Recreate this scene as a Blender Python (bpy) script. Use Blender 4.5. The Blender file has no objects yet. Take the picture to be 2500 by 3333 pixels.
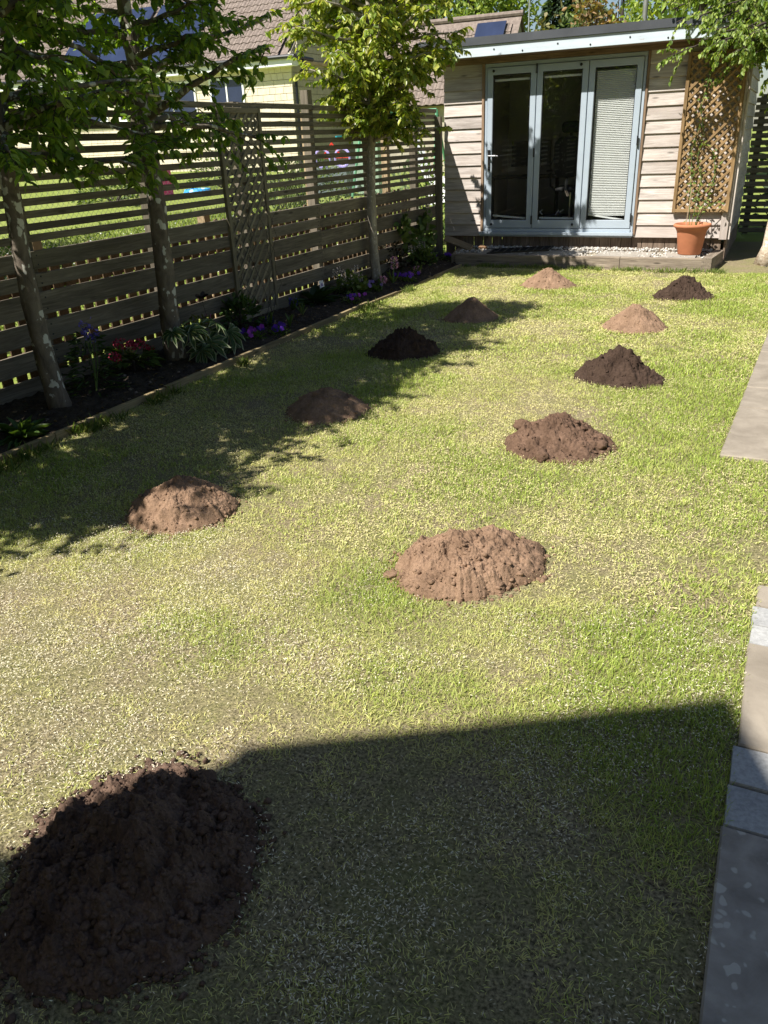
import bpy, math, random
import numpy as np
from mathutils import Vector, Matrix

random.seed(7); rng = np.random.default_rng(7)
SC = bpy.context.scene; COL = SC.collection

# ------------------------------------------------------------------ camera
CAMH = 1.6; FPX = 2562.8; CX, CY = 1250.0, 1666.5
YAW, PITCH, ROLL = 0.458401, -0.441014, 0.0437086
def _rx(a): return np.array([[1,0,0],[0,math.cos(a),-math.sin(a)],[0,math.sin(a),math.cos(a)]])
def _ry(a): return np.array([[math.cos(a),0,math.sin(a)],[0,1,0],[-math.sin(a),0,math.cos(a)]])
def _rz(a): return np.array([[math.cos(a),-math.sin(a),0],[math.sin(a),math.cos(a),0],[0,0,1]])
RM = _rz(YAW) @ _rx(PITCH) @ _ry(ROLL)          # columns: right, forward, up
cam = bpy.data.cameras.new('camera'); camo = bpy.data.objects.new('camera', cam); COL.objects.link(camo)
cam.sensor_fit = 'VERTICAL'; cam.sensor_height = 36.0; cam.lens = 36.0*FPX/3333.0
cam.clip_start = 0.05; cam.clip_end = 900
m = Matrix.Identity(4)
for i in range(3):
    m[i][0] = RM[i,0]; m[i][1] = RM[i,2]; m[i][2] = -RM[i,1]
m[2][3] = CAMH
camo.matrix_world = m; SC.camera = camo
def ray(x, y): return RM @ np.array([(x-CX)/FPX, 1, -(y-CY)/FPX])
def onX(x, y, X): d = ray(x,y); return d*(X/d[0]) + np.array([0,0,CAMH])
def onY(x, y, Y): d = ray(x,y); return d*(Y/d[1]) + np.array([0,0,CAMH])
def onZ(x, y, Z=0.0): d = ray(x,y); return d*((Z-CAMH)/d[2]) + np.array([0,0,CAMH])

# ------------------------------------------------------------------ light
LIGHT = Vector((0.405, 0.65, -1.0)).normalized()
EL = math.asin(-LIGHT.z)
W = bpy.data.worlds.new('World'); SC.world = W; W.use_nodes = True
nt = W.node_tree; sky = nt.nodes.new('ShaderNodeTexSky'); sky.sky_type = 'NISHITA'; sky.sun_disc = False
sky.sun_elevation = EL; sky.sun_rotation = math.atan2(-LIGHT.x, -LIGHT.y)
sky.air_density = 1.0; sky.dust_density = 0.6; sky.ozone_density = 1.0
nt.links.new(sky.outputs[0], nt.nodes['Background'].inputs[0]); nt.nodes['Background'].inputs[1].default_value = 0.052
sl = bpy.data.lights.new('sun', 'SUN'); sl.energy = 5.0; sl.angle = math.radians(0.53); sl.color = (1.0, 0.955, 0.87)
so = bpy.data.objects.new('sun', sl); COL.objects.link(so); so.rotation_euler = LIGHT.to_track_quat('-Z','Y').to_euler()
SC.view_settings.view_transform = 'Standard'; SC.view_settings.look = 'None'
SC.view_settings.exposure = 0.86; SC.view_settings.gamma = 1.0; SC.view_settings.use_curve_mapping = False
SC.render.engine = 'CYCLES'
SC.cycles.max_bounces = 7; SC.cycles.diffuse_bounces = 3; SC.cycles.glossy_bounces = 3
SC.cycles.transparent_max_bounces = 10; SC.cycles.transmission_bounces = 4
SC.cycles.use_denoising = True
SC.cycles.caustics_reflective = False; SC.cycles.caustics_refractive = False

# ------------------------------------------------------------------ noise
def _hash(ix, iy, s):
    h = (ix.astype(np.int64)*374761393 + iy.astype(np.int64)*668265263 + s*974711) & 0xffffffff
    h = ((h ^ (h >> 13))*1274126177) & 0xffffffff
    h = h ^ (h >> 16)
    return (h & 0xffff)/65535.0
def vnoise(x, y, s=0):
    ix = np.floor(x); iy = np.floor(y); fx = x-ix; fy = y-iy
    fx = fx*fx*(3-2*fx); fy = fy*fy*(3-2*fy)
    a = _hash(ix,iy,s); b = _hash(ix+1,iy,s); c = _hash(ix,iy+1,s); d = _hash(ix+1,iy+1,s)
    return (a*(1-fx)+b*fx)*(1-fy) + (c*(1-fx)+d*fx)*fy
def fbm(x, y, s=0, o=4):
    v = 0; a = .5; t = 0
    for k in range(o):
        v = v + a*vnoise(x, y, s+k*17); t += a; a *= .5; x = x*2.03+5.1; y = y*2.03+1.7
    return v/t
def worley(x, y, s=0):
    ix = np.floor(x); iy = np.floor(y); best = np.full(x.shape, 9.0); bid = np.zeros(x.shape)
    for dx in (-1,0,1):
        for dy in (-1,0,1):
            jx = ix+dx; jy = iy+dy
            px = jx+_hash(jx,jy,s); py = jy+_hash(jx,jy,s+5)
            d = np.hypot(x-px, y-py); r = _hash(jx,jy,s+9)
            mk = d < best; best = np.where(mk, d, best); bid = np.where(mk, r, bid)
    return best, bid
def U(a, b, n=None): return rng.uniform(a, b, n)

# ------------------------------------------------------------------ materials
MATS = {}
def newmat(name):
    mt = bpy.data.materials.new(name); mt.use_nodes = True
    n = mt.node_tree; b = n.nodes['Principled BSDF']; MATS[name] = mt
    return mt, n, b
def nd(n, t, **kw):
    x = n.nodes.new(t)
    for k, v in kw.items():
        if hasattr(x, k): setattr(x, k, v)
        else: x.inputs[k].default_value = v
    return x
def ramp(n, fac, stops):
    r = n.nodes.new('ShaderNodeValToRGB'); e = r.color_ramp.elements
    while len(e) < len(stops): e.new(0.5)
    for i, (p, c) in enumerate(stops):
        e[i].position = p; e[i].color = (c[0], c[1], c[2], 1) if len(c) == 3 else c
    n.links.new(fac, r.inputs[0]); return r.outputs[0]
def mixc(n, f, a, b, mode='MIX'):
    x = n.nodes.new('ShaderNodeMix'); x.data_type = 'RGBA'; x.blend_type = mode
    for i, v in ((0, f), (6, a), (7, b)):
        if hasattr(v, 'links'): n.links.new(v, x.inputs[i])
        else: x.inputs[i].default_value = v if i == 0 else (v[0], v[1], v[2], 1)
    return x.outputs[2]
def noise(n, vec, scale, detail=4, rough=.55, dist=0):
    x = nd(n, 'ShaderNodeTexNoise'); x.inputs['Scale'].default_value = scale; x.inputs['Detail'].default_value = detail
    x.inputs['Roughness'].default_value = rough; x.inputs['Distortion'].default_value = dist
    n.links.new(vec, x.inputs['Vector']); return x.outputs[0]
def coords(n, stretch=(1,1,1), rnd=True, kind='Object'):
    tc = n.nodes.new('ShaderNodeTexCoord'); mp = n.nodes.new('ShaderNodeMapping'); mp.inputs['Scale'].default_value = stretch
    n.links.new(tc.outputs[kind], mp.inputs['Vector'])
    if rnd:
        oi = n.nodes.new('ShaderNodeObjectInfo'); vm = n.nodes.new('ShaderNodeVectorMath'); vm.operation = 'SCALE'
        vm.inputs[0].default_value = (37.0, 51.0, 23.0); n.links.new(oi.outputs['Random'], vm.inputs['Scale'])
        n.links.new(vm.outputs[0], mp.inputs['Location'])
    return mp.outputs[0]
def bump(n, b, h, strength, dist):
    x = n.nodes.new('ShaderNodeBump'); x.inputs['Strength'].default_value = strength; x.inputs['Distance'].default_value = dist
    n.links.new(h, x.inputs['Height']); n.links.new(x.outputs[0], b.inputs['Normal'])
def plain(name, c, rough=.6, metal=0, var=.12, scale=9, spec=.5, bmp=0):
    mt, n, b = newmat(name); v = coords(n)
    f = noise(n, v, scale, 5)
    col = ramp(n, f, [(.3, [k*(1-var) for k in c]), (.7, [min(1, k*(1+var)) for k in c])])
    n.links.new(col, b.inputs['Base Color']); b.inputs['Roughness'].default_value = rough; b.inputs['Metallic'].default_value = metal
    b.inputs['Specular IOR Level'].default_value = spec
    if bmp: bump(n, b, noise(n, v, scale*6, 4), .6, bmp)
    return mt
def wood(name, dark, light, stain=None, rough=.85, grain=1.0, knots=True):
    """weathered timber, the grain along the board's own length (local X)"""
    mt, n, b = newmat(name)
    v = coords(n, (1.6*grain, 26*grain, 26*grain)); f = noise(n, v, 1.6, 6, .65, 1.3)
    v2 = coords(n, (1.2, 5, 5)); f2 = noise(n, v2, 1.7, 3)
    oi = n.nodes.new('ShaderNodeObjectInfo')
    col = ramp(n, f, [(.32, dark), (.52, [(a+c)/2 for a, c in zip(dark, light)]), (.68, light)])
    col = mixc(n, .55, col, ramp(n, f2, [(.3, (.55,.55,.55)), (.7, (1.2,1.2,1.2))]), 'MULTIPLY')
    if stain: col = mixc(n, ramp(n, noise(n, coords(n, (1,3,3)), 1.1, 3), [(.45,(0,0,0)),(.72,(.75,.75,.75))]), col, stain)
    rr = ramp(n, oi.outputs['Random'], [(0, (.78,.78,.78)), (1, (1.15,1.15,1.15))])
    col = mixc(n, 1.0, col, rr, 'MULTIPLY')
    if knots:
        vo = n.nodes.new('ShaderNodeTexVoronoi'); vo.inputs['Scale'].default_value = 1.0
        n.links.new(coords(n, (2.2, 9, 9)), vo.inputs['Vector'])
        col = mixc(n, ramp(n, vo.outputs['Distance'], [(.06,(.8,.8,.8)),(.13,(0,0,0))]), col, [k*.35 for k in dark])
    n.links.new(col, b.inputs['Base Color']); b.inputs['Roughness'].default_value = rough; b.inputs['Specular IOR Level'].default_value = .25
    bump(n, b, f, .55, .004)
    return mt
def leafmat(name, trans=.35, rough=.5, spec=.35, tint=(1.25,1.3,.35)):
    """leaf: per-leaf colour from the mesh, lets some light through"""
    mt, n, b = newmat(name)
    at = n.nodes.new('ShaderNodeAttribute'); at.attribute_name = 'Col'
    n.links.new(at.outputs['Color'], b.inputs['Base Color']); b.inputs['Roughness'].default_value = rough; b.inputs['Specular IOR Level'].default_value = spec
    tr = n.nodes.new('ShaderNodeBsdfTranslucent'); n.links.new(mixc(n, 1, at.outputs['Color'], tint, 'MULTIPLY'), tr.inputs['Color'])
    mx = n.nodes.new('ShaderNodeMixShader'); mx.inputs[0].default_value = trans
    n.links.new(b.outputs[0], mx.inputs[1]); n.links.new(tr.outputs[0], mx.inputs[2])
    n.links.new(mx.outputs[0], n.nodes['Material Output'].inputs['Surface'])
    return mt
def vcol(name, rough=.8, spec=.2, bmp=0, bs=120):
    mt, n, b = newmat(name); at = n.nodes.new('ShaderNodeAttribute'); at.attribute_name = 'Col'
    n.links.new(at.outputs['Color'], b.inputs['Base Color']); b.inputs['Roughness'].default_value = rough; b.inputs['Specular IOR Level'].default_value = spec
    if bmp: bump(n, b, noise(n, coords(n), bs, 3), .7, bmp)
    return mt

M_FENCE = wood('weathered_fence_timber', (.105,.087,.065), (.255,.22,.17), (.15,.135,.095))
M_FENCEG = wood('greenish_trellis_timber', (.155,.13,.088), (.33,.285,.20), (.20,.185,.12))
M_CLAD = wood('silvered_cladding', (.40,.345,.31), (.68,.62,.58), (.50,.42,.37))
M_TRIM = wood('brown_trim_timber', (.17,.11,.07), (.36,.25,.17))
M_PLINTH = wood('plinth_timber', (.16,.115,.085), (.34,.26,.20))
M_SLEEP = wood('sleeper_timber', (.16,.125,.095), (.42,.35,.275), (.23,.19,.14))
M_KERB = wood('edging_timber', (.20,.15,.08), (.42,.33,.18), (.16,.13,.08))
M_TREL = wood('golden_trellis_timber', (.22,.135,.06), (.46,.31,.16))
M_PICK = wood('picket_timber', (.10,.065,.035), (.24,.165,.10))
M_LOG = wood('pale_cut_timber', (.35,.25,.15), (.6,.46,.3))
M_PAINT = plain('pale_blue_grey_paint', (.40,.465,.535), .4, var=.05, scale=4)
M_FASC = None
def _fascia():
    mt, n, b = newmat('flaking_pale_blue_fascia_paint'); v = coords(n, (1.2, 9, 9)); f = noise(n, v, 2.2, 6, .7)
    col = ramp(n, f, [(.30,(.36,.27,.19)), (.36,(.50,.57,.63)), (.7,(.60,.67,.72))])
    n.links.new(col, b.inputs['Base Color']); b.inputs['Roughness'].default_value = .55; bump(n, b, f, .3, .003); return mt
M_FASC = _fascia()
M_ROOFEDGE = plain('dark_grey_roof_trim', (.055,.06,.07), .6, var=.25, scale=3)
M_BLACK = plain('black_metal', (.012,.012,.013), .4)
M_BLKPL = plain('black_plastic', (.016,.016,.018), .45)
M_WHITE = plain('white_plastic', (.84,.84,.83), .5, var=.03)
M_INT = plain('pale_interior_wall', (.62,.61,.59), .8, var=.03)
M_FLOOR = plain('interior_floor', (.16,.13,.10), .6)
M_CHAIR = plain('black_chair_fabric', (.012,.012,.014), .8)
M_CHROME = plain('chrome', (.7,.7,.72), .2, 1.0, var=.02)
M_RED = plain('red_plastic', (.62,.03,.015), .4)
M_TERRA = plain('terracotta', (.47,.185,.095), .75, var=.14, scale=5, spec=.2)
M_GREENB = plain('sage_green_painted_board', (.085,.115,.10), .6, var=.2, scale=6)
M_BARKB = None
def bark(name, base, dark, spot, sscale=26, samt=.30, stretch=(1,1,.5)):
    mt, n, b = newmat(name)
    v = coords(n, stretch, rnd=False); f = noise(n, v, 14, 6, .65, .6)
    col = ramp(n, f, [(.3, dark), (.7, base)])
    vo = n.nodes.new('ShaderNodeTexVoronoi'); vo.inputs['Scale'].default_value = sscale; cv = coords(n, (1,1,.7), rnd=False); nz = n.nodes.new('ShaderNodeTexNoise'); nz.inputs['Scale'].default_value = 30; nz.inputs['Detail'].default_value = 4; n.links.new(cv, nz.inputs['Vector']); wv = n.nodes.new('ShaderNodeVectorMath'); wv.operation = 'MULTIPLY_ADD'; n.links.new(nz.outputs['Color'], wv.inputs[0]); wv.inputs[1].default_value = (.07,.07,.07); n.links.new(cv, wv.inputs[2]); n.links.new(wv.outputs[0], vo.inputs['Vector'])
    big = noise(n, v, 3.5, 3)
    d = n.nodes.new('ShaderNodeMath'); d.operation = 'SUBTRACT'; n.links.new(big, d.inputs[0]); n.links.new(vo.outputs['Distance'], d.inputs[1])
    mask = ramp(n, d.outputs[0], [(samt, (0,0,0)), (samt+.07, (1,1,1))])
    col = mixc(n, mask, col, spot)
    n.links.new(col, b.inputs['Base Color']); b.inputs['Roughness'].default_value = .9; b.inputs['Specular IOR Level'].default_value = .2
    bump(n, b, f, .8, .012); return mt
M_BARK = bark('lichened_grey_bark', (.25,.21,.165), (.085,.068,.054), (.58,.57,.50), 17, .13)
M_BARKP = bark('pale_grey_pear_bark', (.46,.41,.34), (.18,.155,.125), (.62,.58,.5), 40, .24)
M_BIRCH = bark('white_peeling_birch_bark', (.74,.68,.58), (.36,.24,.15), (.86,.83,.77), 12, .24, (1,1,2.4))
M_TWIG = plain('dark_twig_bark', (.05,.037,.03), .9)
M_STEM = plain('green_stem', (.10,.16,.035), .6)
M_LEAFD = leafmat('hornbeam_leaf', .52, .5)
M_LEAFP = leafmat('pear_leaf', .42, .35, .5)
M_LEAFB = leafmat('birch_leaf', .45, .45, .4)
M_LEAFX = leafmat('garden_leaf', .28, .5)
M_LEAFF = leafmat('far_leaf', .3, .6)
M_PETAL = leafmat('petal', .30, .6, .2, (1.1,1.0,1.1))
M_GRASS = leafmat('grass_blade', .30, .55, .25, (1.15,1.2,.5))
M_SEED = vcol('grass_seed', .85)
def soilmat(name, c1, c2, bs=90, bd=.006, speck=None):
    mt, n, b = newmat(name); v = coords(n, rnd=False)
    f = noise(n, v, bs, 6, .7); g = noise(n, v, 9, 6, .65)
    col = ramp(n, f, [(.25, c1), (.75, c2)])
    col = mixc(n, .75, col, ramp(n, g, [(.32,(.52,.50,.48)),(.62,(1.15,1.15,1.15))]), 'MULTIPLY')
    if speck: col = mixc(n, ramp(n, noise(n, v, 160, 2, .5), [(.66,(0,0,0)),(.72,(.8,.8,.8))]), col, speck)
    n.links.new(col, b.inputs['Base Color']); b.inputs['Roughness'].default_value = 1.0; b.inputs['Specular IOR Level'].default_value = .1
    bump(n, b, f, 1.0, bd); return mt
M_BED = soilmat('dark_bed_soil', (.03,.023,.018), (.10,.078,.062), 60, .01)
M_DRYSOIL = soilmat('dry_light_brown_soil', (.165,.103,.067), (.345,.228,.156), 130, .005)
M_WETSOIL = soilmat('moist_dark_soil', (.032,.021,.016), (.085,.056,.042), 90, .005)
M_MIXSOIL = soilmat('clumpy_brown_soil', (.075,.046,.032), (.20,.126,.088), 70, .006)
M_BIGSOIL = soilmat('damp_brown_soil', (.070,.047,.036), (.19,.125,.093), 110, .005)
def lawnmat(name, soil, straw, green, gscale=3.0):
    mt, n, b = newmat(name); v = coords(n, rnd=False)
    f = noise(n, v, 110, 6, .7); g = noise(n, v, gscale, 5, .6); h = noise(n, v, 45, 3)
    col = ramp(n, f, [(.37, soil), (.53, [(a+c)/2 for a,c in zip(soil,straw)]), (.70, straw)])
    col = mixc(n, ramp(n, g, [(.38,(0,0,0)),(.62,(.45,.45,.45))]), col, ramp(n, h, [(.3,[k*.6 for k in green]),(.7,green)]))
    n.links.new(col, b.inputs['Base Color']); b.inputs['Roughness'].default_value = 1; b.inputs['Specular IOR Level'].default_value = .1
    bump(n, b, f, 1.0, .008); return mt
M_LAWN = lawnmat('worn_lawn', (.060,.045,.034), (.50,.42,.25), (.23,.25,.075))
M_NLAWN = lawnmat('neighbour_grass', (.18,.22,.05), (.34,.39,.11), (.24,.31,.06), .5)
def stonemat(name, c1, c2, scale=7, spots=None, rough=.85, grain=None):
    mt, n, b = newmat(name); v = coords(n); f = noise(n, v, scale, 7, .62, .4)
    col = ramp(n, f, [(.28, c1), (.72, c2)])
    if grain:
        col = mixc(n, .8, col, ramp(n, noise(n, v, grain, 3, .7), [(.35,(.78,.78,.78)),(.65,(1.18,1.18,1.18))]), 'MULTIPLY')
    if spots:
        vo = n.nodes.new('ShaderNodeTexVoronoi'); vo.inputs['Scale'].default_value = 30; wv = n.nodes.new('ShaderNodeVectorMath'); nz = n.nodes.new('ShaderNodeTexNoise'); nz.inputs['Scale'].default_value = 22; n.links.new(v, nz.inputs['Vector']); wv.operation = 'MULTIPLY_ADD'; n.links.new(nz.outputs['Color'], wv.inputs[0]); wv.inputs[1].default_value = (.035,.035,.035); n.links.new(v, wv.inputs[2]); n.links.new(wv.outputs[0], vo.inputs['Vector'])
        sm = n.nodes.new('ShaderNodeMath'); sm.operation = 'POWER'; n.links.new(vo.outputs['Color'], sm.inputs[0]); sm.inputs[1].default_value = 1.7; vo.inputs['Randomness'].default_value = 1.0
        s3 = n.nodes.new('ShaderNodeMath'); s3.operation = 'MULTIPLY'; s3.inputs[1].default_value = .72; n.links.new(sm.outputs[0], s3.inputs[0]); sb = n.nodes.new('ShaderNodeMath'); sb.operation = 'SUBTRACT'; n.links.new(s3.outputs[0], sb.inputs[0]); n.links.new(vo.outputs['Distance'], sb.inputs[1])
        col = mixc(n, ramp(n, sb.outputs[0], [(.0,(0,0,0)),(.09,(.75,.75,.75))]), col, spots)
    n.links.new(col, b.inputs['Base Color']); b.inputs['Roughness'].default_value = rough; b.inputs['Specular IOR Level'].default_value = .25
    bump(n, b, f, .5, .006); return mt
M_SAND = stonemat('sandstone_slab', (.20,.17,.135), (.34,.295,.24), 6)
M_LICH = stonemat('lichened_dark_slab', (.20,.175,.15), (.40,.36,.315), 9, (.52,.49,.43))
M_GRAN = stonemat('pale_granite_sett', (.30,.30,.30), (.40,.40,.395), 5, grain=75)
M_CONC = stonemat('grey_step_slab', (.25,.225,.195), (.40,.37,.325), 6)
M_PEB = vcol('pebble', .8)
M_BLOCK = stonemat('cream_stone_block', (.62,.54,.41), (.78,.70,.56), 5)
M_BLOCKG = stonemat('darker_gable_block', (.36,.32,.25), (.52,.47,.37), 5)  # same hue as the cream blocks, in a darker tone
M_MORTAR = plain('mortar', (.34,.30,.23), .95)
M_TILE = stonemat('brown_roof_tile', (.135,.105,.09), (.27,.22,.19), 9)
M_SOLAR = plain('solar_glass', (.025,.035,.075), .14, var=.15, scale=2)
M_ALU = plain('aluminium', (.55,.56,.57), .4, .9)
M_GUTTER = plain('black_gutter', (.012,.014,.018), .35)
M_POLE = plain('grey_pole', (.18,.18,.17), .5, .3)
def glassmat():
    mt, n, b = newmat('door_glass'); n.nodes.remove(b); mt.use_transparent_shadow = True
    tr = n.nodes.new('ShaderNodeBsdfTransparent'); tr.inputs[0].default_value = (.90,.92,.91,1)
    gl = n.nodes.new('ShaderNodeBsdfGlossy'); gl.inputs['Roughness'].default_value = .01; gl.inputs[0].default_value = (1,1,1,1)
    lw = n.nodes.new('ShaderNodeLayerWeight'); lw.inputs[0].default_value = .5
    pw = n.nodes.new('ShaderNodeMath'); pw.operation = 'POWER'; pw.inputs[1].default_value = 5; n.links.new(lw.outputs['Facing'], pw.inputs[0])
    k = n.nodes.new('ShaderNodeMath'); k.operation = 'MULTIPLY_ADD'; k.inputs[1].default_value = .9; k.inputs[2].default_value = .10
    n.links.new(pw.outputs[0], k.inputs[0])
    mx = n.nodes.new('ShaderNodeMixShader'); n.links.new(k.outputs[0], mx.inputs[0])
    n.links.new(tr.outputs[0], mx.inputs[1]); n.links.new(gl.outputs[0], mx.inputs[2])
    n.links.new(mx.outputs[0], n.nodes['Material Output'].inputs['Surface']); return mt
M_GLASS = glassmat()

# ------------------------------------------------------------------ object helpers
def tag(o, label=None, cat=None, group=None, kind=None):
    if label: o['label'] = label
    if cat: o['category'] = cat
    if group: o['group'] = group
    if kind: o['kind'] = kind
    return o
def empty(name, loc, label, cat, group=None):
    o = bpy.data.objects.new(name, None); COL.objects.link(o); o.location = loc; o.empty_display_size = .1
    return tag(o, label, cat, group)
def wloc(o):
    v = Vector((0,0,0))
    while o is not None: v = v + o.location; o = o.parent
    return v
def npmesh(name, V, F, cols=None, smooth=False):
    V = np.asarray(V, dtype=np.float32).reshape(-1,3); F = np.asarray(F, dtype=np.int32); k = F.shape[1]; nf = len(F)
    me = bpy.data.meshes.new(name); me.vertices.add(len(V)); me.vertices.foreach_set('co', V.ravel())
    me.loops.add(nf*k); me.loops.foreach_set('vertex_index', F.ravel())
    me.polygons.add(nf); me.polygons.foreach_set('loop_start', np.arange(0, nf*k, k, dtype=np.int32))
    me.polygons.foreach_set('loop_total', np.full(nf, k, dtype=np.int32))
    if smooth: me.polygons.foreach_set('use_smooth', np.ones(nf, dtype=bool))
    if cols is not None:
        a = me.color_attributes.new('Col', 'FLOAT_COLOR', 'POINT')
        c = np.ones((len(V),4), dtype=np.float32); c[:,:3] = cols; a.data.foreach_set('color', c.ravel())
    me.update(calc_edges=True); return me
def link(name, me, mat, parent=None, loc=(0,0,0), rot=None, shift=True):
    """mesh in world coordinates -> object; a child's mesh is moved into its parent's frame"""
    if parent is not None and shift:
        w = wloc(parent); me.transform(Matrix.Translation(-w))
    o = bpy.data.objects.new(name, me); COL.objects.link(o)
    if mat is not None and len(me.materials) == 0: me.materials.append(mat)
    if parent is not None: o.parent = parent
    o.location = loc
    if rot is not None: o.rotation_euler = rot
    return o
class MB:
    def __init__(s): s.v = []; s.f = []
    def add(s, V, F):
        k = len(s.v); s.v += [tuple(map(float,p)) for p in V]; s.f += [tuple(i+k for i in f) for f in F]; return s
    def box(s, a, b):
        x0,y0,z0 = a; x1,y1,z1 = b
        return s.add([(x0,y0,z0),(x1,y0,z0),(x1,y1,z0),(x0,y1,z0),(x0,y0,z1),(x1,y0,z1),(x1,y1,z1),(x0,y1,z1)],
                     [(0,3,2,1),(4,5,6,7),(0,1,5,4),(1,2,6,5),(2,3,7,6),(3,0,4,7)])
    def tube(s, P, R, n=6, cap=True):
        P = [Vector(p) for p in P]; k = len(s.v); m = len(P)
        if not hasattr(R, '__len__'): R = [R]*m
        up = None
        for i in range(m):
            t = (P[min(i+1,m-1)]-P[max(i-1,0)]).normalized()
            if up is None: up = t.orthogonal().normalized()
            up = (up - t*up.dot(t)); up = up.normalized() if up.length > 1e-6 else t.orthogonal().normalized()
            b = t.cross(up)
            for j in range(n):
                a = 2*math.pi*j/n; s.v.append(tuple(P[i]+(up*math.cos(a)+b*math.sin(a))*R[i]))
        for i in range(m-1):
            for j in range(n): s.f.append((k+i*n+j, k+i*n+(j+1)%n, k+(i+1)*n+(j+1)%n, k+(i+1)*n+j))
        if cap: s.f.append(tuple(k+j for j in range(n))[::-1]); s.f.append(tuple(k+(m-1)*n+j for j in range(n)))
        return s
    def lathe(s, prof, n=24, c=(0,0,0)):
        k = len(s.v)
        for r,z in prof:
            for j in range(n): a = 2*math.pi*j/n; s.v.append((c[0]+r*math.cos(a), c[1]+r*math.sin(a), c[2]+z))
        for i in range(len(prof)-1):
            for j in range(n): s.f.append((k+i*n+j, k+i*n+(j+1)%n, k+(i+1)*n+(j+1)%n, k+(i+1)*n+j))
        return s
    def ball(s, c, r, n=8, m=6, sq=(1,1,1)):
        prof = [(r*math.sin(math.pi*i/m)+1e-4, -r*math.cos(math.pi*i/m)) for i in range(m+1)]; k = len(s.v)
        s.lathe(prof, n)
        for i in range(k, len(s.v)): p = s.v[i]; s.v[i] = (c[0]+p[0]*sq[0], c[1]+p[1]*sq[1], c[2]+p[2]*sq[2])
        return s
    def mesh(s, name, smooth=False):
        me = bpy.data.meshes.new(name); me.from_pydata(s.v, [], s.f); me.update()
        if smooth: me.polygons.foreach_set('use_smooth', np.ones(len(me.polygons), dtype=bool))
        return me
    def build(s, name, mat, parent=None, smooth=False): return link(name, s.mesh(name, smooth), mat, parent)
BOARD_CACHE = {}
def board_mesh(L, w, t, ch=.003):
    key = (round(L,3), round(w,4), round(t,4))
    if key in BOARD_CACHE: return BOARD_CACHE[key]
    h = w/2; d = t/2; c = min(ch, t*.3, w*.3)
    prof = [(-h+c,-d),(h-c,-d),(h,-d+c),(h,d-c),(h-c,d),(-h+c,d),(-h,d-c),(-h,-d+c)]
    V = [(-L/2,a,b) for a,b in prof] + [(L/2,a,b) for a,b in prof]
    F = [(j,(j+1)%8,8+(j+1)%8,8+j)[::-1] for j in range(8)] + [tuple(range(8)), tuple(range(15,7,-1))]
    me = bpy.data.meshes.new('board'); me.from_pydata(V, [], F); me.update(); BOARD_CACHE[key] = me; return me
def board(name, mat, parent, p0, p1, w, t, nrm, unique=False):
    """a chamfered timber from p0 to p1, width w across, thickness t along nrm"""
    p0 = Vector(p0); p1 = Vector(p1); x = (p1-p0); L = x.length; x.normalize(); z = Vector(nrm); z = (z-x*z.dot(x)).normalized(); y = z.cross(x)
    me = board_mesh(L, w, t)
    if len(me.materials) == 0: me.materials.append(mat)
    elif me.materials[0] is not mat:
        me = me.copy(); me.materials.clear(); me.materials.append(mat)
    o = bpy.data.objects.new(name, me); COL.objects.link(o); o.parent = parent
    R = Matrix((x,y,z)).transposed().to_4x4()
    o.matrix_basis = Matrix.Translation((p0+p1)/2 - (wloc(parent) if parent else Vector())) @ R
    return o
# --- leaves
def unit(a): return a/np.maximum(np.linalg.norm(a, axis=-1, keepdims=True), 1e-9)
def leaves(P, D, N, L, Wd, fold=.18, droop=.15, serr=False):
    P = np.asarray(P,float); n = len(P); D = unit(np.asarray(D,float)); N = np.asarray(N,float); N = unit(N-D*(N*D).sum(1,keepdims=True)); S = np.cross(D,N)
    L = np.broadcast_to(L,(n,)).reshape(n,1); Wd = np.broadcast_to(Wd,(n,)).reshape(n,1)
    def pt(a, s, h): return P + D*L*a + S*Wd*s + N*(L*h)
    V = np.stack([pt(0,0,0), pt(.32,.46,fold*.5), pt(.68,.36,fold*.45-droop*.4), pt(1,0,-droop), pt(.68,-.36,fold*.45-droop*.4), pt(.32,-.46,fold*.5)], 1).reshape(-1,3)
    b = np.arange(n)[:,None]*6; F = np.concatenate([b+np.array([0,1,2,3]), b+np.array([0,3,4,5])], 0)
    return V, F
def leafcols(n, cset, var=.18, k=6):
    cset = np.array(cset); c = cset[rng.integers(0,len(cset),n)]*(1+rng.normal(0,var,(n,1)))
    return np.repeat(np.clip(c,.003,1), k, 0)
def foliage(name, P, D, N, L, Wd, cset, mat, parent, var=.18, droop=.15, kind=None, fold=.18):
    V,F = leaves(P,D,N,L,Wd,fold,droop); o = link(name, npmesh(name,V,F,leafcols(len(P),cset,var)), mat, parent)
    if kind: o['kind'] = kind
    return o
def rdir(n, up=0.0):
    d = rng.normal(0,1,(n,3)); d[:,2] += up; return unit(d)

# ================================================================== SETTING
def ground_z(x): return max(-.02, min(.8, .06*(-5.2-x)-.02))
xs = [-260,-60,-18.9,-12,-5.3,-4.95,-2,3,12,60,260]; ys = [-260,-60,-20,0,6,12,18,30,45,80,300]
V = [(x,y,ground_z(x)) for x in xs for y in ys]; n_ = len(ys)
F = [(i*n_+j,(i+1)*n_+j,(i+1)*n_+j+1,i*n_+j+1) for i in range(len(xs)-1) for j in range(n_-1)]
me = bpy.data.meshes.new('ground'); me.from_pydata(V,[],F); tag(link('ground', me, M_NLAWN), kind='structure')
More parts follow.
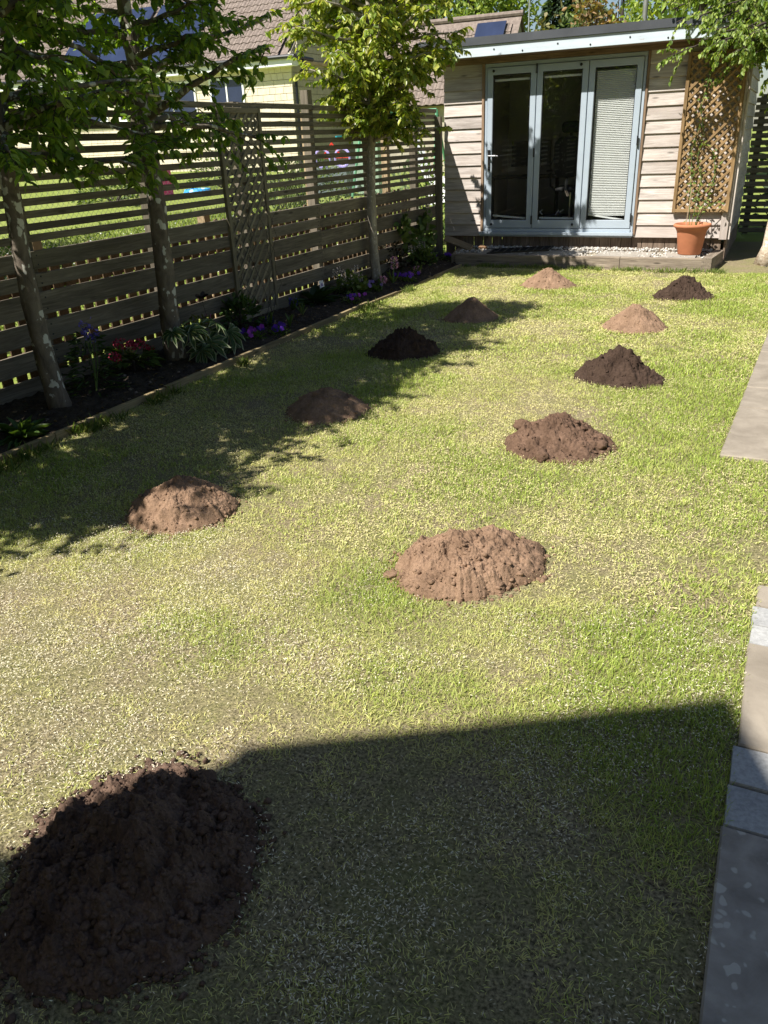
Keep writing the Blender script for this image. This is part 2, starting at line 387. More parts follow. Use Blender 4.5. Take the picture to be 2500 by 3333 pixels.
# lawn sheet, gently uneven
gx, gy = np.meshgrid(np.linspace(-3.86,3.4,90), np.linspace(-1.7,13.6,180), indexing='ij')
gz = .012*(fbm(gx*1.6,gy*1.6,3)-.5) + .006*(fbm(gx*9,gy*9,8)-.5)
def lawn_z(x, y): return .012*(fbm(x*1.6,y*1.6,3)-.5) + .006*(fbm(x*9,y*9,8)-.5)
idx = np.arange(90*180).reshape(90,180)
F = np.stack([idx[:-1,:-1],idx[1:,:-1],idx[1:,1:],idx[:-1,1:]],-1).reshape(-1,4)
tag(link('lawn', npmesh('lawn', np.stack([gx,gy,gz],-1), F, smooth=True), M_LAWN), kind='structure')
# flower bed soil
gx, gy = np.meshgrid(np.linspace(-4.95,-3.85,70), np.linspace(-1.6,11.36,640), indexing='ij')
w1, r1 = worley(gx*22,gy*22,4); w2, r2 = worley(gx*55,gy*55,6)
def bed_z(x, y): return .01 + .03*np.clip((-3.85-x)/.3,0,1)*.8 + .03*(fbm(np.asarray(x)*4.,np.asarray(y)*4.,21)-.5)
gz = bed_z(gx,gy) + .022*np.clip(1-w1*1.5,0,1)*(r1>.45) + .009*np.clip(1-w2*1.4,0,1)
idx = np.arange(70*640).reshape(70,640); F = np.stack([idx[:-1,:-1],idx[1:,:-1],idx[1:,1:],idx[:-1,1:]],-1).reshape(-1,4)
tag(link('flower_bed_soil', npmesh('flower_bed_soil', np.stack([gx,gy,gz],-1), F), M_BED), kind='structure')
# edging timbers of the bed
kerb = empty('bed_edging', (-3.84,5,0), 'low timber edging board between the flower bed and the lawn', 'edging')
ky = [-1.5,.6,2.3,3.25,4.3,5.6,6.9,7.6,8.35,9.5,10.5]
for i in range(len(ky)-1):
    y0, y1 = ky[i]+.004, ky[i+1]-.004; dx = random.uniform(-.006,.006); top = [.055,.055,.06,.055,.058,.05,.052,.04,.028,.035][i]
    board('edging_board', M_KERB, kerb, (-3.842+dx,y0,top-.06), (-3.842+random.uniform(-.008,.008),y1,top-.06+random.uniform(-.006,.006)), .12, .032, (1,0,0))
for y in (2.25,3.3,5.5,7.0,9.4):
    MB().box((-3.885,y,-.03),(-3.862,y+.04,.04)).build('edging_peg', M_KERB, kerb)

# paving on the right
pav = tag(link('patio_path', MB().box((.125,-1.6,-.02),(3.2,2.93,-.004)).mesh('patio_path'), M_MORTAR), kind='structure')
def slab(parent, poly, z0, z1, mat, name='slab'):
    c = np.mean(poly,0); n = len(poly); V = []
    for zz,s in ((z0,1),(z1-.006,1),(z1,.985)):
        V += [(c[0]+(p[0]-c[0])*s, c[1]+(p[1]-c[1])*s, zz) for p in poly]
    F = [tuple(range(n-1,-1,-1)), tuple(range(2*n,3*n))] + [(k*n+j,k*n+(j+1)%n,(k+1)*n+(j+1)%n,(k+1)*n+j) for k in (0,1) for j in range(n)]
    me = MB().add(V,F).mesh(name); return link(name, me, mat, parent)
rows = [(-.3,.74,M_SAND),(.75,1.645,M_LICH),(1.655,1.797,M_GRAN),(1.807,1.955,M_GRAN),(1.965,2.50,M_SAND),(2.508,2.625,M_GRAN),(2.633,2.755,M_GRAN),(2.765,2.925,M_SAND)]
for (a,b,mt) in rows:
    xe = .082+.022*((a+b)/2-1)
    if mt is M_GRAN: cuts = [xe+.002]+[.30+.2*q for q in range(15)]
    else: cuts = [xe+.004,.72,1.35,2.0,2.6,3.1]
    for k in range(len(cuts)-1):
        j = lambda: random.uniform(-.004,.004)
        slab(pav, [(cuts[k]+j(),a+j()),(cuts[k+1]-.008,a),(cuts[k+1]-.008,b),(cuts[k]+j(),b+j())], -.01, .014+random.uniform(0,.006), mt, 'granite_sett' if mt is M_GRAN else 'paving_slab')
path = tag(link('stepping_path', MB().box((-.07,4.34,-.02),(1.41,9.2,-.003)).mesh('stepping_path'), M_MORTAR), kind='structure')
for (a,b) in [(4.285,5.165),(5.175,5.62),(5.63,6.62),(6.63,7.35),(7.36,8.3),(8.31,9.2)]:
    f = lambda y: -.108+.05*(y-4.28)
    for (x0,x1) in ((None,.62),(.63,1.4)):
        l0 = f(a) if x0 is None else x0; l1 = f(b) if x0 is None else x0
        slab(path, [(l0,a),(x1,a+.012),(x1,b),(l1,b)], -.01, .016+random.uniform(0,.008), M_SAND, 'paving_slab')

# ================================================================== MOUNDS
MOUNDS = []
def mound(label, c, a, b, h, mat, seed, rot=0, power=1.15, rough=1.0, lump=1.0, nr=80, nt_=260, clods=(), crumb=140, crumbr=(.006,.016), peak=(0,0), outline=.16, poly=None):
    root = empty('soil_mound', (c[0],c[1],0), label, 'soil mound', 'soil heaps dotted over the lawn')
    th = np.linspace(0,2*math.pi,nt_,endpoint=False); rr = np.linspace(0,1,nr)**.9
    T,Rr = np.meshgrid(th,rr,indexing='ij')
    ct,st = np.cos(T),np.sin(T)
    om = 1+outline*2*(fbm(ct*1.3+seed,st*1.3+7,seed,3)-.5) + .10*(fbm(ct*5+seed,st*5,seed+3,3)-.5)
    if poly is not None:
        q = np.array(poly)[:,:2]-np.array(c); pa = np.arctan2(q[:,1],q[:,0])%(2*math.pi); pr = np.hypot(q[:,0],q[:,1]); o_ = np.argsort(pa); pa,pr = pa[o_],pr[o_]
        base = np.interp(T%(2*math.pi), np.concatenate([[pa[-1]-2*math.pi],pa,[pa[0]+2*math.pi]]), np.concatenate([[pr[-1]],pr,[pr[0]]]))
        om = base*(1+.20*(fbm(ct*6+seed,st*6,seed+3,4)-.5))/a; b = a; rot = 0
    lx = Rr*ct*a*om; ly = Rr*st*b*om
    lx = lx + peak[0]*(1-Rr)**1.5; ly = ly + peak[1]*(1-Rr)**1.5
    cr,sr = math.cos(rot),math.sin(rot); X = c[0]+lx*cr-ly*sr; Y = c[1]+lx*sr+ly*cr
    sm = np.sqrt(Rr**2+.02)-.1414
    prof = np.clip(1-sm/.868,0,1)**power
    Z = h*prof
    edge = np.clip((1-Rr)*5,0,1)
    n1 = fbm(X*9+seed,Y*9,seed,4)-.5; w1,r1 = worley(X*26+seed,Y*26,seed); w2,r2 = worley(X*60,Y*60,seed+2); w3,r3 = worley(X*13+3,Y*13,seed+5)
    Z = Z + edge*h*rough*(.22*n1+.20*(fbm(X*21+seed,Y*21,seed+4,3)-.5)) + edge*lump*(.020*np.clip(1-w3*1.5,0,1)*(r3>.72) + .016*np.clip(1-w1*1.6,0,1)*(r1>.35) + .007*np.clip(1-w2*1.5,0,1)) + edge*.006*(fbm(X*130,Y*130,seed,2)-.5)
    w4,r4 = worley(X*120,Y*120,seed+8); Z = Z + edge*.0045*np.clip(1-w4*1.4,0,1)
    Z = Z - edge*lump*.010*np.clip((fbm(X*38,Y*38,seed+11,3)-.60)*6,0,1)
    Z = Z + (1-edge)*lump*.010*np.clip(1-w1*1.3,0,1)*(Rr<.99)
    Z = np.where(Rr>.985, -.012, Z+.002)
    idx = np.arange(nt_*nr).reshape(nt_,nr); i2 = np.roll(idx,-1,axis=0)
    F = np.stack([idx[:,:-1],idx[:,1:],i2[:,1:],i2[:,:-1]],-1).reshape(-1,4)
    link('heap', npmesh('heap', np.stack([X,Y,Z],-1), F, smooth=True), mat, root)
    # loose crumbs, mostly round the foot
    rad = np.clip(1+rng.normal(-.02,.085,crumb),.25,1.55); an = U(0,2*math.pi,crumb)
    ox = np.interp(an, th, om[:,0])
    cx_ = rad*np.cos(an)*a*ox; cy_ = rad*np.sin(an)*b*ox
    px = c[0]+cx_*cr-cy_*sr; py = c[1]+cx_*sr+cy_*cr
    pz = h*np.clip(1-rad/.99,0,1)**power+.004
    s = crumbr[0]+(crumbr[1]-crumbr[0])*U(0,1,crumb)**3
    lumps('crumbs', np.stack([px,py,pz],1), s, mat, root, 'stuff')
    k2 = int(crumb*2*min(1.5,lump+.3)); ia = rng.integers(0,nt_,k2); ib = np.clip((np.sqrt(U(.01,1,k2))*nr).astype(int),1,nr-3)
    lumps('crumbs', np.stack([X[ia,ib],Y[ia,ib],Z[ia,ib]],1), .003+(crumbr[1]*.75)*U(0,1,k2)**4, mat, root, 'stuff')
    for (dx,dy,dz,r) in clods:
        k = random.randint(0,99); lumps('clod', np.array([[c[0]+dx,c[1]+dy,dz]]), np.array([r]), mat, root, None, big=True)
    MOUNDS.append((c[0],c[1],a,b,rot)); return root
ICO = None
def _ico():
    t=(1+5**.5)/2; v=[(-1,t,0),(1,t,0),(-1,-t,0),(1,-t,0),(0,-1,t),(0,1,t),(0,-1,-t),(0,1,-t),(t,0,-1),(t,0,1),(-t,0,-1),(-t,0,1)]
    f=[(0,11,5),(0,5,1),(0,1,7),(0,7,10),(0,10,11),(1,5,9),(5,11,4),(11,10,2),(10,7,6),(7,1,8),(3,9,4),(3,4,2),(3,2,6),(3,6,8),(3,8,9),(4,9,5),(2,4,11),(6,2,10),(8,6,7),(9,8,1)]
    return unit(np.array(v,float)), np.array(f)
ICO = _ico()
def sphere_pts(sub):
    v,f = ICO
    for _ in range(sub):
        v = list(map(tuple,v)); mid = {}; nf = []
        def mp(a,b):
            k=(min(a,b),max(a,b))
            if k not in mid: mid[k]=len(v); v.append(tuple(unit((np.array(v[a])+np.array(v[b]))[None])[0]))
            return mid[k]
        for a,b,c in f: ab,bc,ca = mp(a,b),mp(b,c),mp(c,a); nf += [(a,ab,ca),(b,bc,ab),(c,ca,bc),(ab,bc,ca)]
        v = np.array(v); f = np.array(nf)
    return np.array(v), np.array(f)
ICO2 = sphere_pts(2)
def lumps(name, P, s, mat, parent, kind=None, big=False, cols=None, flat=.75):
    bv,bf = ICO2 if big else ICO; n = len(P); k = len(bv)
    j = rng.uniform(.68,1.25,(n,k,1)) if not big else (1+.55*(fbm(bv[:,0]*2.2+P[0,0]*31,bv[:,1]*2.2+bv[:,2]*1.7+P[0,1]*17,3,4)-.5)*2)[None,:,None]
    sc = rng.uniform(.7,1.2,(n,1,3)); sc[:,:,2] *= flat
    V = P[:,None,:] + bv[None]*j*sc*np.asarray(s).reshape(n,1,1)
    F = (np.arange(n)[:,None,None]*k + bf[None]).reshape(-1,3)
    o = link(name, npmesh(name, V.reshape(-1,3), F, None if cols is None else np.repeat(cols,k,0), smooth=big), mat, parent)
    if kind: o['kind'] = kind
    return o
mound('small light brown soil mound by the sleeper step', (-2.33,9.22), .325,.24,.20, M_DRYSOIL, 1, .2, 1.0, .8,.3, crumb=90)
mound('small dark moist soil mound in front of the terracotta pot', (-.80,8.86), .30,.26,.19, M_WETSOIL, 2, 0, 1.15, 1.3,1.5, clods=[(.0,.02,.165,.055)], crumb=110)
mound('light brown soil mound dappled by the pear tree shade', (-2.57,7.30), .275,.25,.20, M_DRYSOIL, 3, .1, 1.0, .6,.3, crumb=80)
mound('neat pointed light brown soil mound, pale and dry, on open lawn', (-1.04,7.28), .30,.25,.205, M_DRYSOIL, 4, 0, 1.0, .8,.35, crumb=110)
mound('dark moist soil mound on the edge of the tree shade', (-2.64,5.88), .305,.28,.195, M_WETSOIL, 5, 0, 1.0, 1.2,1.3, clods=[(-.19,-.10,.04,.05)], crumb=120)
mound('dark brown rough soil mound on sunny lawn with small clod at foot', (-.88,5.63), .325,.24,.205, M_WETSOIL, 6, -.1, 1.05, 1.2,1.2, clods=[(.285,-.10,.015,.045)], crumb=90)
mound('broad light brown soil mound half in the tree shade', (-2.52,4.33), .275,.29,.145, M_DRYSOIL, 7, 0, .85, 1.0,.3, crumb=120)
mound('low lumpy brown soil mound with loose round clods on it', (-.96,4.20), .315,.29,.165, M_MIXSOIL, 8, 0, .95, 2.0,.8, clods=[(-.23,.10,.055,.048),(.03,.0,.155,.036),(.13,.03,.10,.03),(.21,.09,.045,.028),(.25,-.05,.04,.04),(-.02,-.26,.02,.045)], crumb=160)
mound('large domed light brown soil mound at the end of the tree shade', (-2.43,2.70), .275,.25,.165, M_DRYSOIL, 9, .25, .72, 1.3,.5, nr=110, nt_=360, crumb=200, clods=[(.13,.0,.08,.04)])
bp=[onZ(*p) for p in ((1288,1855),(1330,1935),(1480,1958),(1650,1925),(1765,1865),(1775,1800),(1700,1765),(1480,1765),(1340,1785))]; bc=onZ(1510,1855)
mound('wide light brown soil mound with a spilled crumbly side on sunny lawn', (bc[0],bc[1]), .30,.30,.150, M_DRYSOIL, 10, 0, .74, 1.7,.6, nr=130, nt_=440, crumb=260, poly=bp, peak=(-.05,.0), clods=[(.14,.13,.03,.040),(.20,.06,.025,.040),(.17,-.01,.03,.045),(-.25,-.16,.012,.028),(.10,-.15,.02,.035),(.02,.05,.13,.03)])
bp=[onZ(*p) for p in ((62,2870),(15,3170),(300,3245),(690,3085),(835,2760),(720,2540),(560,2490),(300,2565),(125,2690))]; bc=onZ(410,2850)
mound('biggest dark soil mound mostly in the house shadow', (bc[0],bc[1]), .30,.30,.155, M_BIGSOIL, 11, 0, 1.2, 2.4,1.3, nr=220, nt_=680, crumb=800, crumbr=(.004,.014), poly=bp, peak=(.05,.02), clods=[(.0,.33,.02,.028),(.05,-.06,.095,.036),(.08,-.12,.07,.034),(-.04,-.13,.06,.028),(.02,-.19,.035,.032),(-.1,.0,.08,.022),(-.15,.13,.04,.022)])

# ================================================================== GRASS
def in_mound(x, y, k=1.0):
    r = np.zeros(x.shape,bool)
    for (mx,my,a,b,rot) in MOUNDS:
        dx,dy = x-mx,y-my; u = dx*math.cos(rot)+dy*math.sin(rot); v = -dx*math.sin(rot)+dy*math.cos(rot)
        r |= (u/(a*k))**2+(v/(b*k))**2 < 1
    return r
def on_lawn(x, y):
    ok = (x > -3.82)&(y < 10.5)&~in_mound(x,y,.90)
    ok &= ~((y < 2.93)&(x > .085+.022*(y-1)+.012*(fbm(y*9,x*0,5)-.3)))
    ok &= ~((y > 4.27)&(x > -.112+.05*(y-4.28)+.008*(vnoise(y*14,x*0,5)-.3)))
    return ok
def sample(n, x0, x1, y0, y1):
    x = U(x0,x1,n); y = U(y0,y1,n)
    hl = -.95*y-2.0 ; hr = .55      # only the ground this camera (or one a step aside) can see
    k = (x > hl)&(x < hr+.4)&on_lawn(x,y); return x[k],y[k]
def green_mask(x, y):
    g = (fbm(x*1.7+4,y*1.7,31,4)-.5)*1.6+.57
    g = g + .45*np.clip((x+.70)/.6,0,1)*np.clip((y-1.0)/1.5,0,1) - .55*np.exp(-((x+2.35)**2+(y-1.95)**2)/.25) + .16*(fbm(x*7,y*7,12,3)-.5)*2
    near = np.clip((2.0-y)/.5,0,1); g = g - .42*near*np.clip((-.05-x)/.35,0,1)  # less green where the house shadow falls: its duller hue put into the colour
    return np.clip(g,0,1)
def blades(n, box, Lr, Wr, name):
    x,y = sample(n,*box); g = green_mask(x,y)
    cl = fbm(x*16,y*16,77,3); bare = fbm(x*2.3+9,y*2.3,41,4)
    keep = U(0,1,len(x)) < np.clip(.46+.72*g+1.4*(cl-.5)-2.6*np.clip(bare-.58,0,1)-.32*np.clip((1.9-y)/.4,0,1),.10,1); x,y,g,cl = x[keep],y[keep],g[keep],cl[keep]
    n = len(x); z = lawn_z(x,y)
    L = U(Lr[0],Lr[1],n)*(.65+.6*g)*(.7+.6*cl); Wd = U(Wr[0],Wr[1],n)
    az = U(0,2*math.pi,n); tilt = np.clip(rng.normal(1.08-.42*g,.24,n),.1,1.5)
    d = np.stack([np.cos(az)*np.sin(tilt),np.sin(az)*np.sin(tilt),np.cos(tilt)],1)
    s = np.stack([-np.sin(az),np.cos(az),np.zeros(n)],1); s = unit(s+rng.normal(0,.35,(n,3)))
    P = np.stack([x,y,z-.003],1); L1 = L[:,None]; W1 = Wd[:,None]
    mid = P+d*L1*.55; tip = P+d*L1*.97; tip[:,2] -= L*U(.05,.35,n)*np.sin(tilt); tip[:,2] = np.maximum(tip[:,2], z+.003); mid[:,2] = np.maximum(mid[:,2], z+.004)
    V = np.stack([P-s*W1*.4,P+s*W1*.4,mid+s*W1*.5,mid-s*W1*.5,tip],1).reshape(-1,3)
    b = np.arange(n)[:,None]*5
    Fq = b+np.array([0,1,2,3]); Ft = np.concatenate([b+3,b+2,b+4,b+4],1)
    F3 = np.concatenate([b+np.array([0,1,2]), b+np.array([0,2,3]), b+np.array([3,2,4])],0)
    t = U(0,1,n); kk = np.clip(g*1.1-.10+rng.normal(0,.22,n),0,1)[:,None]
    straw = np.array([.74,.66,.36])*(1-t[:,None])+np.array([.64,.60,.23])*t[:,None]
    grn = np.array([.24,.355,.055])*(1-t[:,None])+np.array([.42,.49,.10])*t[:,None]
    c = straw*(1-kk)+grn*kk; c *= (1+rng.normal(0,.15,(n,1)))
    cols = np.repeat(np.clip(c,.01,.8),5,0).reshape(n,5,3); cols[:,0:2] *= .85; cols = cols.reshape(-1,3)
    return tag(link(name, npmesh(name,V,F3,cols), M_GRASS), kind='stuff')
o = blades(330000,(-3.85,.6,.3,2.6),(.014,.036),(.0014,.0025),'lawn_grass'); tag(o,'short thin grass in and around the house shadow','grass')
o = blades(250000,(-4.0,.9,2.6,5.8),(.015,.036),(.0022,.0038),'lawn_grass'); tag(o,'patchy yellow green grass in the middle of the lawn','grass')
o = blades(190000,(-4.0,1.0,5.8,10.6),(.018,.040),(.0034,.0060),'lawn_grass'); tag(o,'short yellow green grass at the far end of the lawn','grass')
def seeds(n, box, s, name, col=(.72,.65,.49)):
    x,y = sample(n,*box); p = fbm(x*3.2+2,y*3.2,55,4)+.22*np.exp(-((x+2.35)**2+(y-1.95)**2)/.3); keep = U(0,1,len(x)) < np.clip(2.6*(p-.36),.04,1); x,y = x[keep],y[keep]; n = len(x)
    z = lawn_z(x,y)+U(.003,.022,n); az = U(0,2*math.pi,n); el = rng.normal(0,.3,n)
    d = np.stack([np.cos(az)*np.cos(el),np.sin(az)*np.cos(el),np.sin(el)],1); q = unit(np.stack([-np.sin(az),np.cos(az),rng.normal(0,.4,n)],1))
    P = np.stack([x,y,z],1); L = (s*U(.7,1.4,n))[:,None]; w = L*.23
    V = np.stack([P-d*L*.5,P+q*w*.5,P+d*L*.5,P-q*w*.5],1).reshape(-1,3); F = np.arange(n)[:,None]*4+np.array([0,1,2,3])
    c = np.array(col)*(1+rng.normal(0,.15,(n,1))); cols = np.repeat(np.clip(c,.05,.85),4,0)
    return tag(link(name, npmesh(name,V,F,cols), M_SEED), kind='stuff')
tag(seeds(120000,(-3.85,.6,.3,2.6),.0085,'grass_seed'),'pale grass seed scattered on the shaded soil','grass seed')
tag(seeds(150000,(-4.0,.9,2.6,5.8),.011,'grass_seed',(.66,.58,.32)),'pale grass seed and straw on the open lawn','grass seed')
tag(seeds(130000,(-4.0,1.0,5.8,10.5),.016,'grass_seed',(.64,.57,.29)),'pale straw bits on the lawn near the cabin','grass seed')
# longer tufts along the edging and the sleeper step
def tufts(pts, name, label, cset, L=(.05,.10), n=26):
    P=[];D=[]
    for (x,y) in pts:
        for k in range(n): P.append((x+random.gauss(0,.03),y+random.gauss(0,.03),0)); a=random.uniform(0,6.28); t=random.uniform(.2,1.0); D.append((math.cos(a)*math.sin(t),math.sin(a)*math.sin(t),math.cos(t)))
    P=np.array(P);D=np.array(D); Ls=U(L[0],L[1],len(P))
    V,F=leaves(P,D,rdir(len(P)),Ls,.006,.0,.25); o=link(name,npmesh(name,V,F,leafcols(len(P),cset)),M_GRASS); return tag(o,label,'grass',kind='stuff')
pts=[(-3.79+random.uniform(0,.06),random.choice([2.2,2.5,2.7,2.9,3.1,3.35,3.6,4.2,5.0,6.2,7.5,8.6])+random.gauss(0,.15)) for _ in range(46)]
tufts(pts,'grass_tuft','longer grass tufts against the bed edging',[(.16,.22,.05),(.26,.28,.09),(.10,.16,.03)])
tufts([(random.uniform(-3.8,-.5),10.47+random.gauss(0,.03)) for _ in range(70)],'grass_tuft','grass tufts along the foot of the sleeper step',[(.16,.24,.05),(.28,.32,.09)],(.03,.08))
# the neighbour's grass seen through the fence slats
n=26000; x=U(-11.5,-5.25,n); y=U(3.2,16,n); k=(x< -5.3); x,y=x[k],y[k]; n=len(x); z=np.maximum(-.02,.06*(-5.2-x)-.02)
D=rdir(n,1.2); D[:,2]=np.abs(D[:,2])
o=foliage('neighbour_grass',np.stack([x,y,z],1),D,rdir(n),U(.05,.11,n),U(.008,.016,n),[(.24,.32,.06),(.36,.42,.11),(.19,.27,.05)],M_GRASS,None,kind='stuff'); tag(o,'bright grass of the neighbouring garden behind the fence','grass')
n=340; x=U(-10.5,-5.6,n); y=U(3.5,14,n)
P=np.stack([x,y,.06*(-5.2-x)+.07],1); o=lumps('daisies',P,U(.012,.022,n),plain('daisy_white',(.8,.8,.74),.7),None,'stuff'); tag(o,'white daisies dotted over the neighbouring grass','daisies')

# ================================================================== FENCE
XF0, XF1 = -4.70, -4.53
def fx(y): return XF0 + (XF1-XF0)*max(0,(y-4.0))/7.35
POSTS = [-1.16,.16,1.48,2.80,4.12,5.44,6.74,8.04,9.36,10.70]
fence = empty('slatted_fence', (-4.66,6,0), 'weathered grey timber fence of narrow slats over wide boards', 'fence')
zs = [(1.961-.0783*k-.048, 1.961-.0783*k) for k in range(12)] + [(.873,.995),(.752,.846),(.560,.716),(.378,.524),(.195,.334),(.012,.152)]
ends = [-1.3]+POSTS[1:]+[11.34]
bounds = [POSTS[0]]+POSTS[1:]+[11.34]
for i in range(len(bounds)-1):
    y0,y1 = bounds[i],bounds[i+1]
    for k,(a,b) in enumerate(zs):
        jz = random.uniform(-.004,.004); j1 = random.uniform(-.005,.005)
        nm = 'slat' if k < 12 else 'board'
        board(nm, M_FENCE, fence, (fx(y0)+random.uniform(-.002,.002), y0+.002, (a+b)/2+jz), (fx(y1), y1-.002, (a+b)/2+j1), b-a, .020 if k < 12 else .024, (1,0,0))
for i,y in enumerate(POSTS):
    ht = 2.10 if i == 7 else 1.97
    board('post', M_FENCE, fence, (fx(y)-.068,y+.02,-.1), (fx(y)-.068,y+.02,ht), .09, .09, (1,0,0))
board('end_post', M_FENCE, fence, (-4.478,11.30,-.05), (-4.478,11.30,1.86), .09, .07, (0,1,0))
# screw heads on the boards at the joints
sm = MB().lathe([(.0001,.004),(.006,.003),(.007,0)],6).mesh('screw')
sm.transform(Matrix.Rotation(math.pi/2,4,'Y'))
for y in (5.44,6.74,8.04,9.36,4.12):
    for (a,b) in zs[12:]:
        for dy in (-.045,.045):
            for zz in ((a*.75+b*.25),(a*.25+b*.75)):
                o = link('screw', sm, M_BLACK, fence, Vector((fx(y)+.012,y+dy,zz))-wloc(fence), shift=False)
# diamond trellis panel on the fence
def trellis(name, label, cat, c0, uvec, nrm, wdt, z0, z1, pitch, sw, st, mat, fw, ft, lean=0):
    root = empty(name, (c0[0],c0[1],0), label, cat); u = Vector(uvec); n = Vector(nrm)
    o = Vector((c0[0],c0[1],0))
    def P(a,z,d=0): return o+u*a+Vector((0,0,z))+n*d
    board('frame_stile', mat, root, P(0,z0),P(0,z1), fw, ft, n); board('frame_stile', mat, root, P(wdt,z0),P(wdt,z1), fw, ft, n)
    board('frame_rail', mat, root, P(fw/2,z0+fw/2),P(wdt-fw/2,z0+fw/2), fw, ft*.9, n); board('frame_rail', mat, root, P(fw/2,z1-fw/2),P(wdt-fw/2,z1-fw/2), fw, ft*.9, n)
    H = z1-z0
    for s in (1,-1):
        k = -H
        while k < wdt+ (0 if s>0 else H):
            # line a = k + t (s>0) or a = k + H... going up
            pts = []
            if s > 0: f = lambda t: k+t
            else: f = lambda t: k+H-t
            t0,t1 = 0,H
            if s > 0: t0 = max(0,-k); t1 = min(H,wdt-k)
            else: t0 = max(0,k+H-wdt); t1 = min(H,k+H)
            if t1-t0 > .06:
                d = st*.5*(1 if s > 0 else -1)
                board('lattice_slat', mat, root, P(f(t0),z0+t0,d), P(f(t1),z0+t1,d), sw, st*.96, n)
            k += pitch
        if s < 0: pass
    return root
trellis('garden_trellis','tall grey diamond trellis panel fixed to the slatted fence','trellis',(-4.625,6.40),(0,1,0),(1,0,0),.65,.05,1.92,.124,.031,.010,M_FENCEG,.045,.035)
# low picket fence behind
pk = empty('picket_fence', (-4.97,6,0), 'low brown picket fence with round tops behind the slatted fence', 'fence')
def picket_mesh():
    w=.047; d=.013; H=.95; arc=[(w*math.cos(a), H-w+w*math.sin(a)) for a in np.linspace(0,math.pi,7)]
    poly=[(w,-.05)]+arc+[(-w,-.05)]; n=len(poly); V=[(0,a,z) for a,z in poly]+[(-d,a,z) for a,z in poly]
    F=[tuple(range(n)),tuple(range(2*n-1,n-1,-1))]+[(j,n+j,n+(j+1)%n,(j+1)%n) for j in range(n)]
    me=bpy.data.meshes.new('picket'); me.from_pydata(V,[],F); me.update(); me.materials.append(M_PICK); return me
pm=picket_mesh()
y=3.0
while y<11.6:
    o=link('picket',pm,M_PICK,pk,(random.uniform(-.006,.006),y-6,random.uniform(-.02,.02)),(0,0,random.uniform(-.04,.04)),shift=False); y+=.131
for zz in (.22,.70): board('rail', M_PICK, pk, (-5.02,2.9,zz),(-5.02,11.7,zz),.07,.03,(1,0,0))
for y in (4.5,6.6,8.7,10.8): board('post', M_LOG, pk, (-5.07,y,-.1),(-5.07,y,1.02+.9*(y>7)),.09,.09,(1,0,0))
# chain link behind
mb=MB()
for s in (1,-1):
    y=2.5
    while y<12:
        mb.tube([(-5.22,y,.85),(-5.22,y+s*.62,1.47)],.0014,3,False); y+=.056
mb.tube([(-5.22,2.5,1.47),(-5.22,12.2,1.47)],.003,4)
w_=mb.build('chain_link_mesh',M_ALU); tag(w_,'thin wire chain link mesh behind the slatted fence','wire fence')

# ================================================================== CABIN
SY=11.40; cab=empty('garden_office', (-2.5,SY,0), 'timber clad garden office with pale blue bifold doors and flat roof','cabin')
FX0,FX1,FZ0,FZ1=-3.83,-1.757,.365,2.45
def lapboards(parent,x0,x1,ypl,zb,zt,n,mat,side=None):
    hgt=(zt-zb)/n
    for k in range(n):
        z=zb+k*hgt; t=math.atan2(.020,hgt)
        if side is None: p0,p1,nr=(x0,ypl-.012,z+hgt*.5+.008),(x1,ypl-.012,z+hgt*.5+.008),(0,-math.cos(t),-math.sin(t)*-1)
        else: p0,p1,nr=(side,x0,z+hgt*.5+.008),(side,x1,z+hgt*.5+.008),(math.cos(t),0,math.sin(t))
        board('cladding_board',mat,parent,p0,p1,hgt+.024,.018,nr)
lapboards(cab,-4.42,FX0-.04,SY,.30,2.47,14,M_CLAD); lapboards(cab,FX1+.035,-.68,SY,.30,2.47,14,M_CLAD)
board('corner_board',M_CLAD,cab,(-.635,SY-.035,.285),(-.635,SY-.035,2.50),.092,.03,(0,-1,0))
board('corner_board',M_CLAD,cab,(-.572,SY+.03,.285),(-.572,SY+.03,2.50),.10,.028,(1,0,0))
lapboards(cab,SY+.085,14.2,None,.30,2.47,14,M_CLAD,side=-.60)
x=-4.42; k=0
while x<-.70:
    w=.138+random.uniform(-.01,.012); x1=min(x+w,-.62)
    board('plinth_board',M_PLINTH,cab,((x+x1)/2,SY+.028,.02),((x+x1)/2,SY+.028,.325),x1-x-.005,.02,(0,-1,0)); x=x1+.002
board('plinth_board',M_PLINTH,cab,(-.605,SY+.02,.02),(-.605,14.2,.02),.62,.02,(1,0,0))
# carcass walls, floor, ceiling
for nm,a,b,mt in (('back_wall',(-4.40,14.1,.30),(-.62,14.18,2.5),M_INT),('left_wall',(-4.40,SY+.06,.30),(-4.33,14.1,2.5),M_INT),('right_wall',(-.69,SY+.06,.30),(-.625,14.1,2.5),M_INT),
    ('floor',(-4.40,SY+.05,.28),(-.62,14.15,.345),M_FLOOR),('ceiling',(-4.40,SY+.02,2.50),(-.62,14.15,2.53),M_INT),
    ('front_wall',(-4.40,SY+.012,.30),(FX0-.002,SY+.055,2.5),M_INT),('front_wall',(FX1+.002,SY+.012,.30),(-.62,SY+.055,2.5),M_INT),('door_head',(FX0-.002,SY+.012,FZ1+.01),(FX1+.002,SY+.07,2.5),M_INT)):
    MB().box(a,b).build(nm,mt,cab)
board('head_trim',M_TRIM,cab,(-4.44,SY-.02,2.485),(-.60,SY-.02,2.485),.06,.03,(0,-1,0))
board('side_trim',M_TRIM,cab,(FX0-.022,SY-.022,.33),(FX0-.022,SY-.022,2.455),.035,.05,(0,-1,0)); board('side_trim',M_TRIM,cab,(FX1+.02,SY-.022,.33),(FX1+.02,SY-.022,2.455),.028,.05,(0,-1,0))
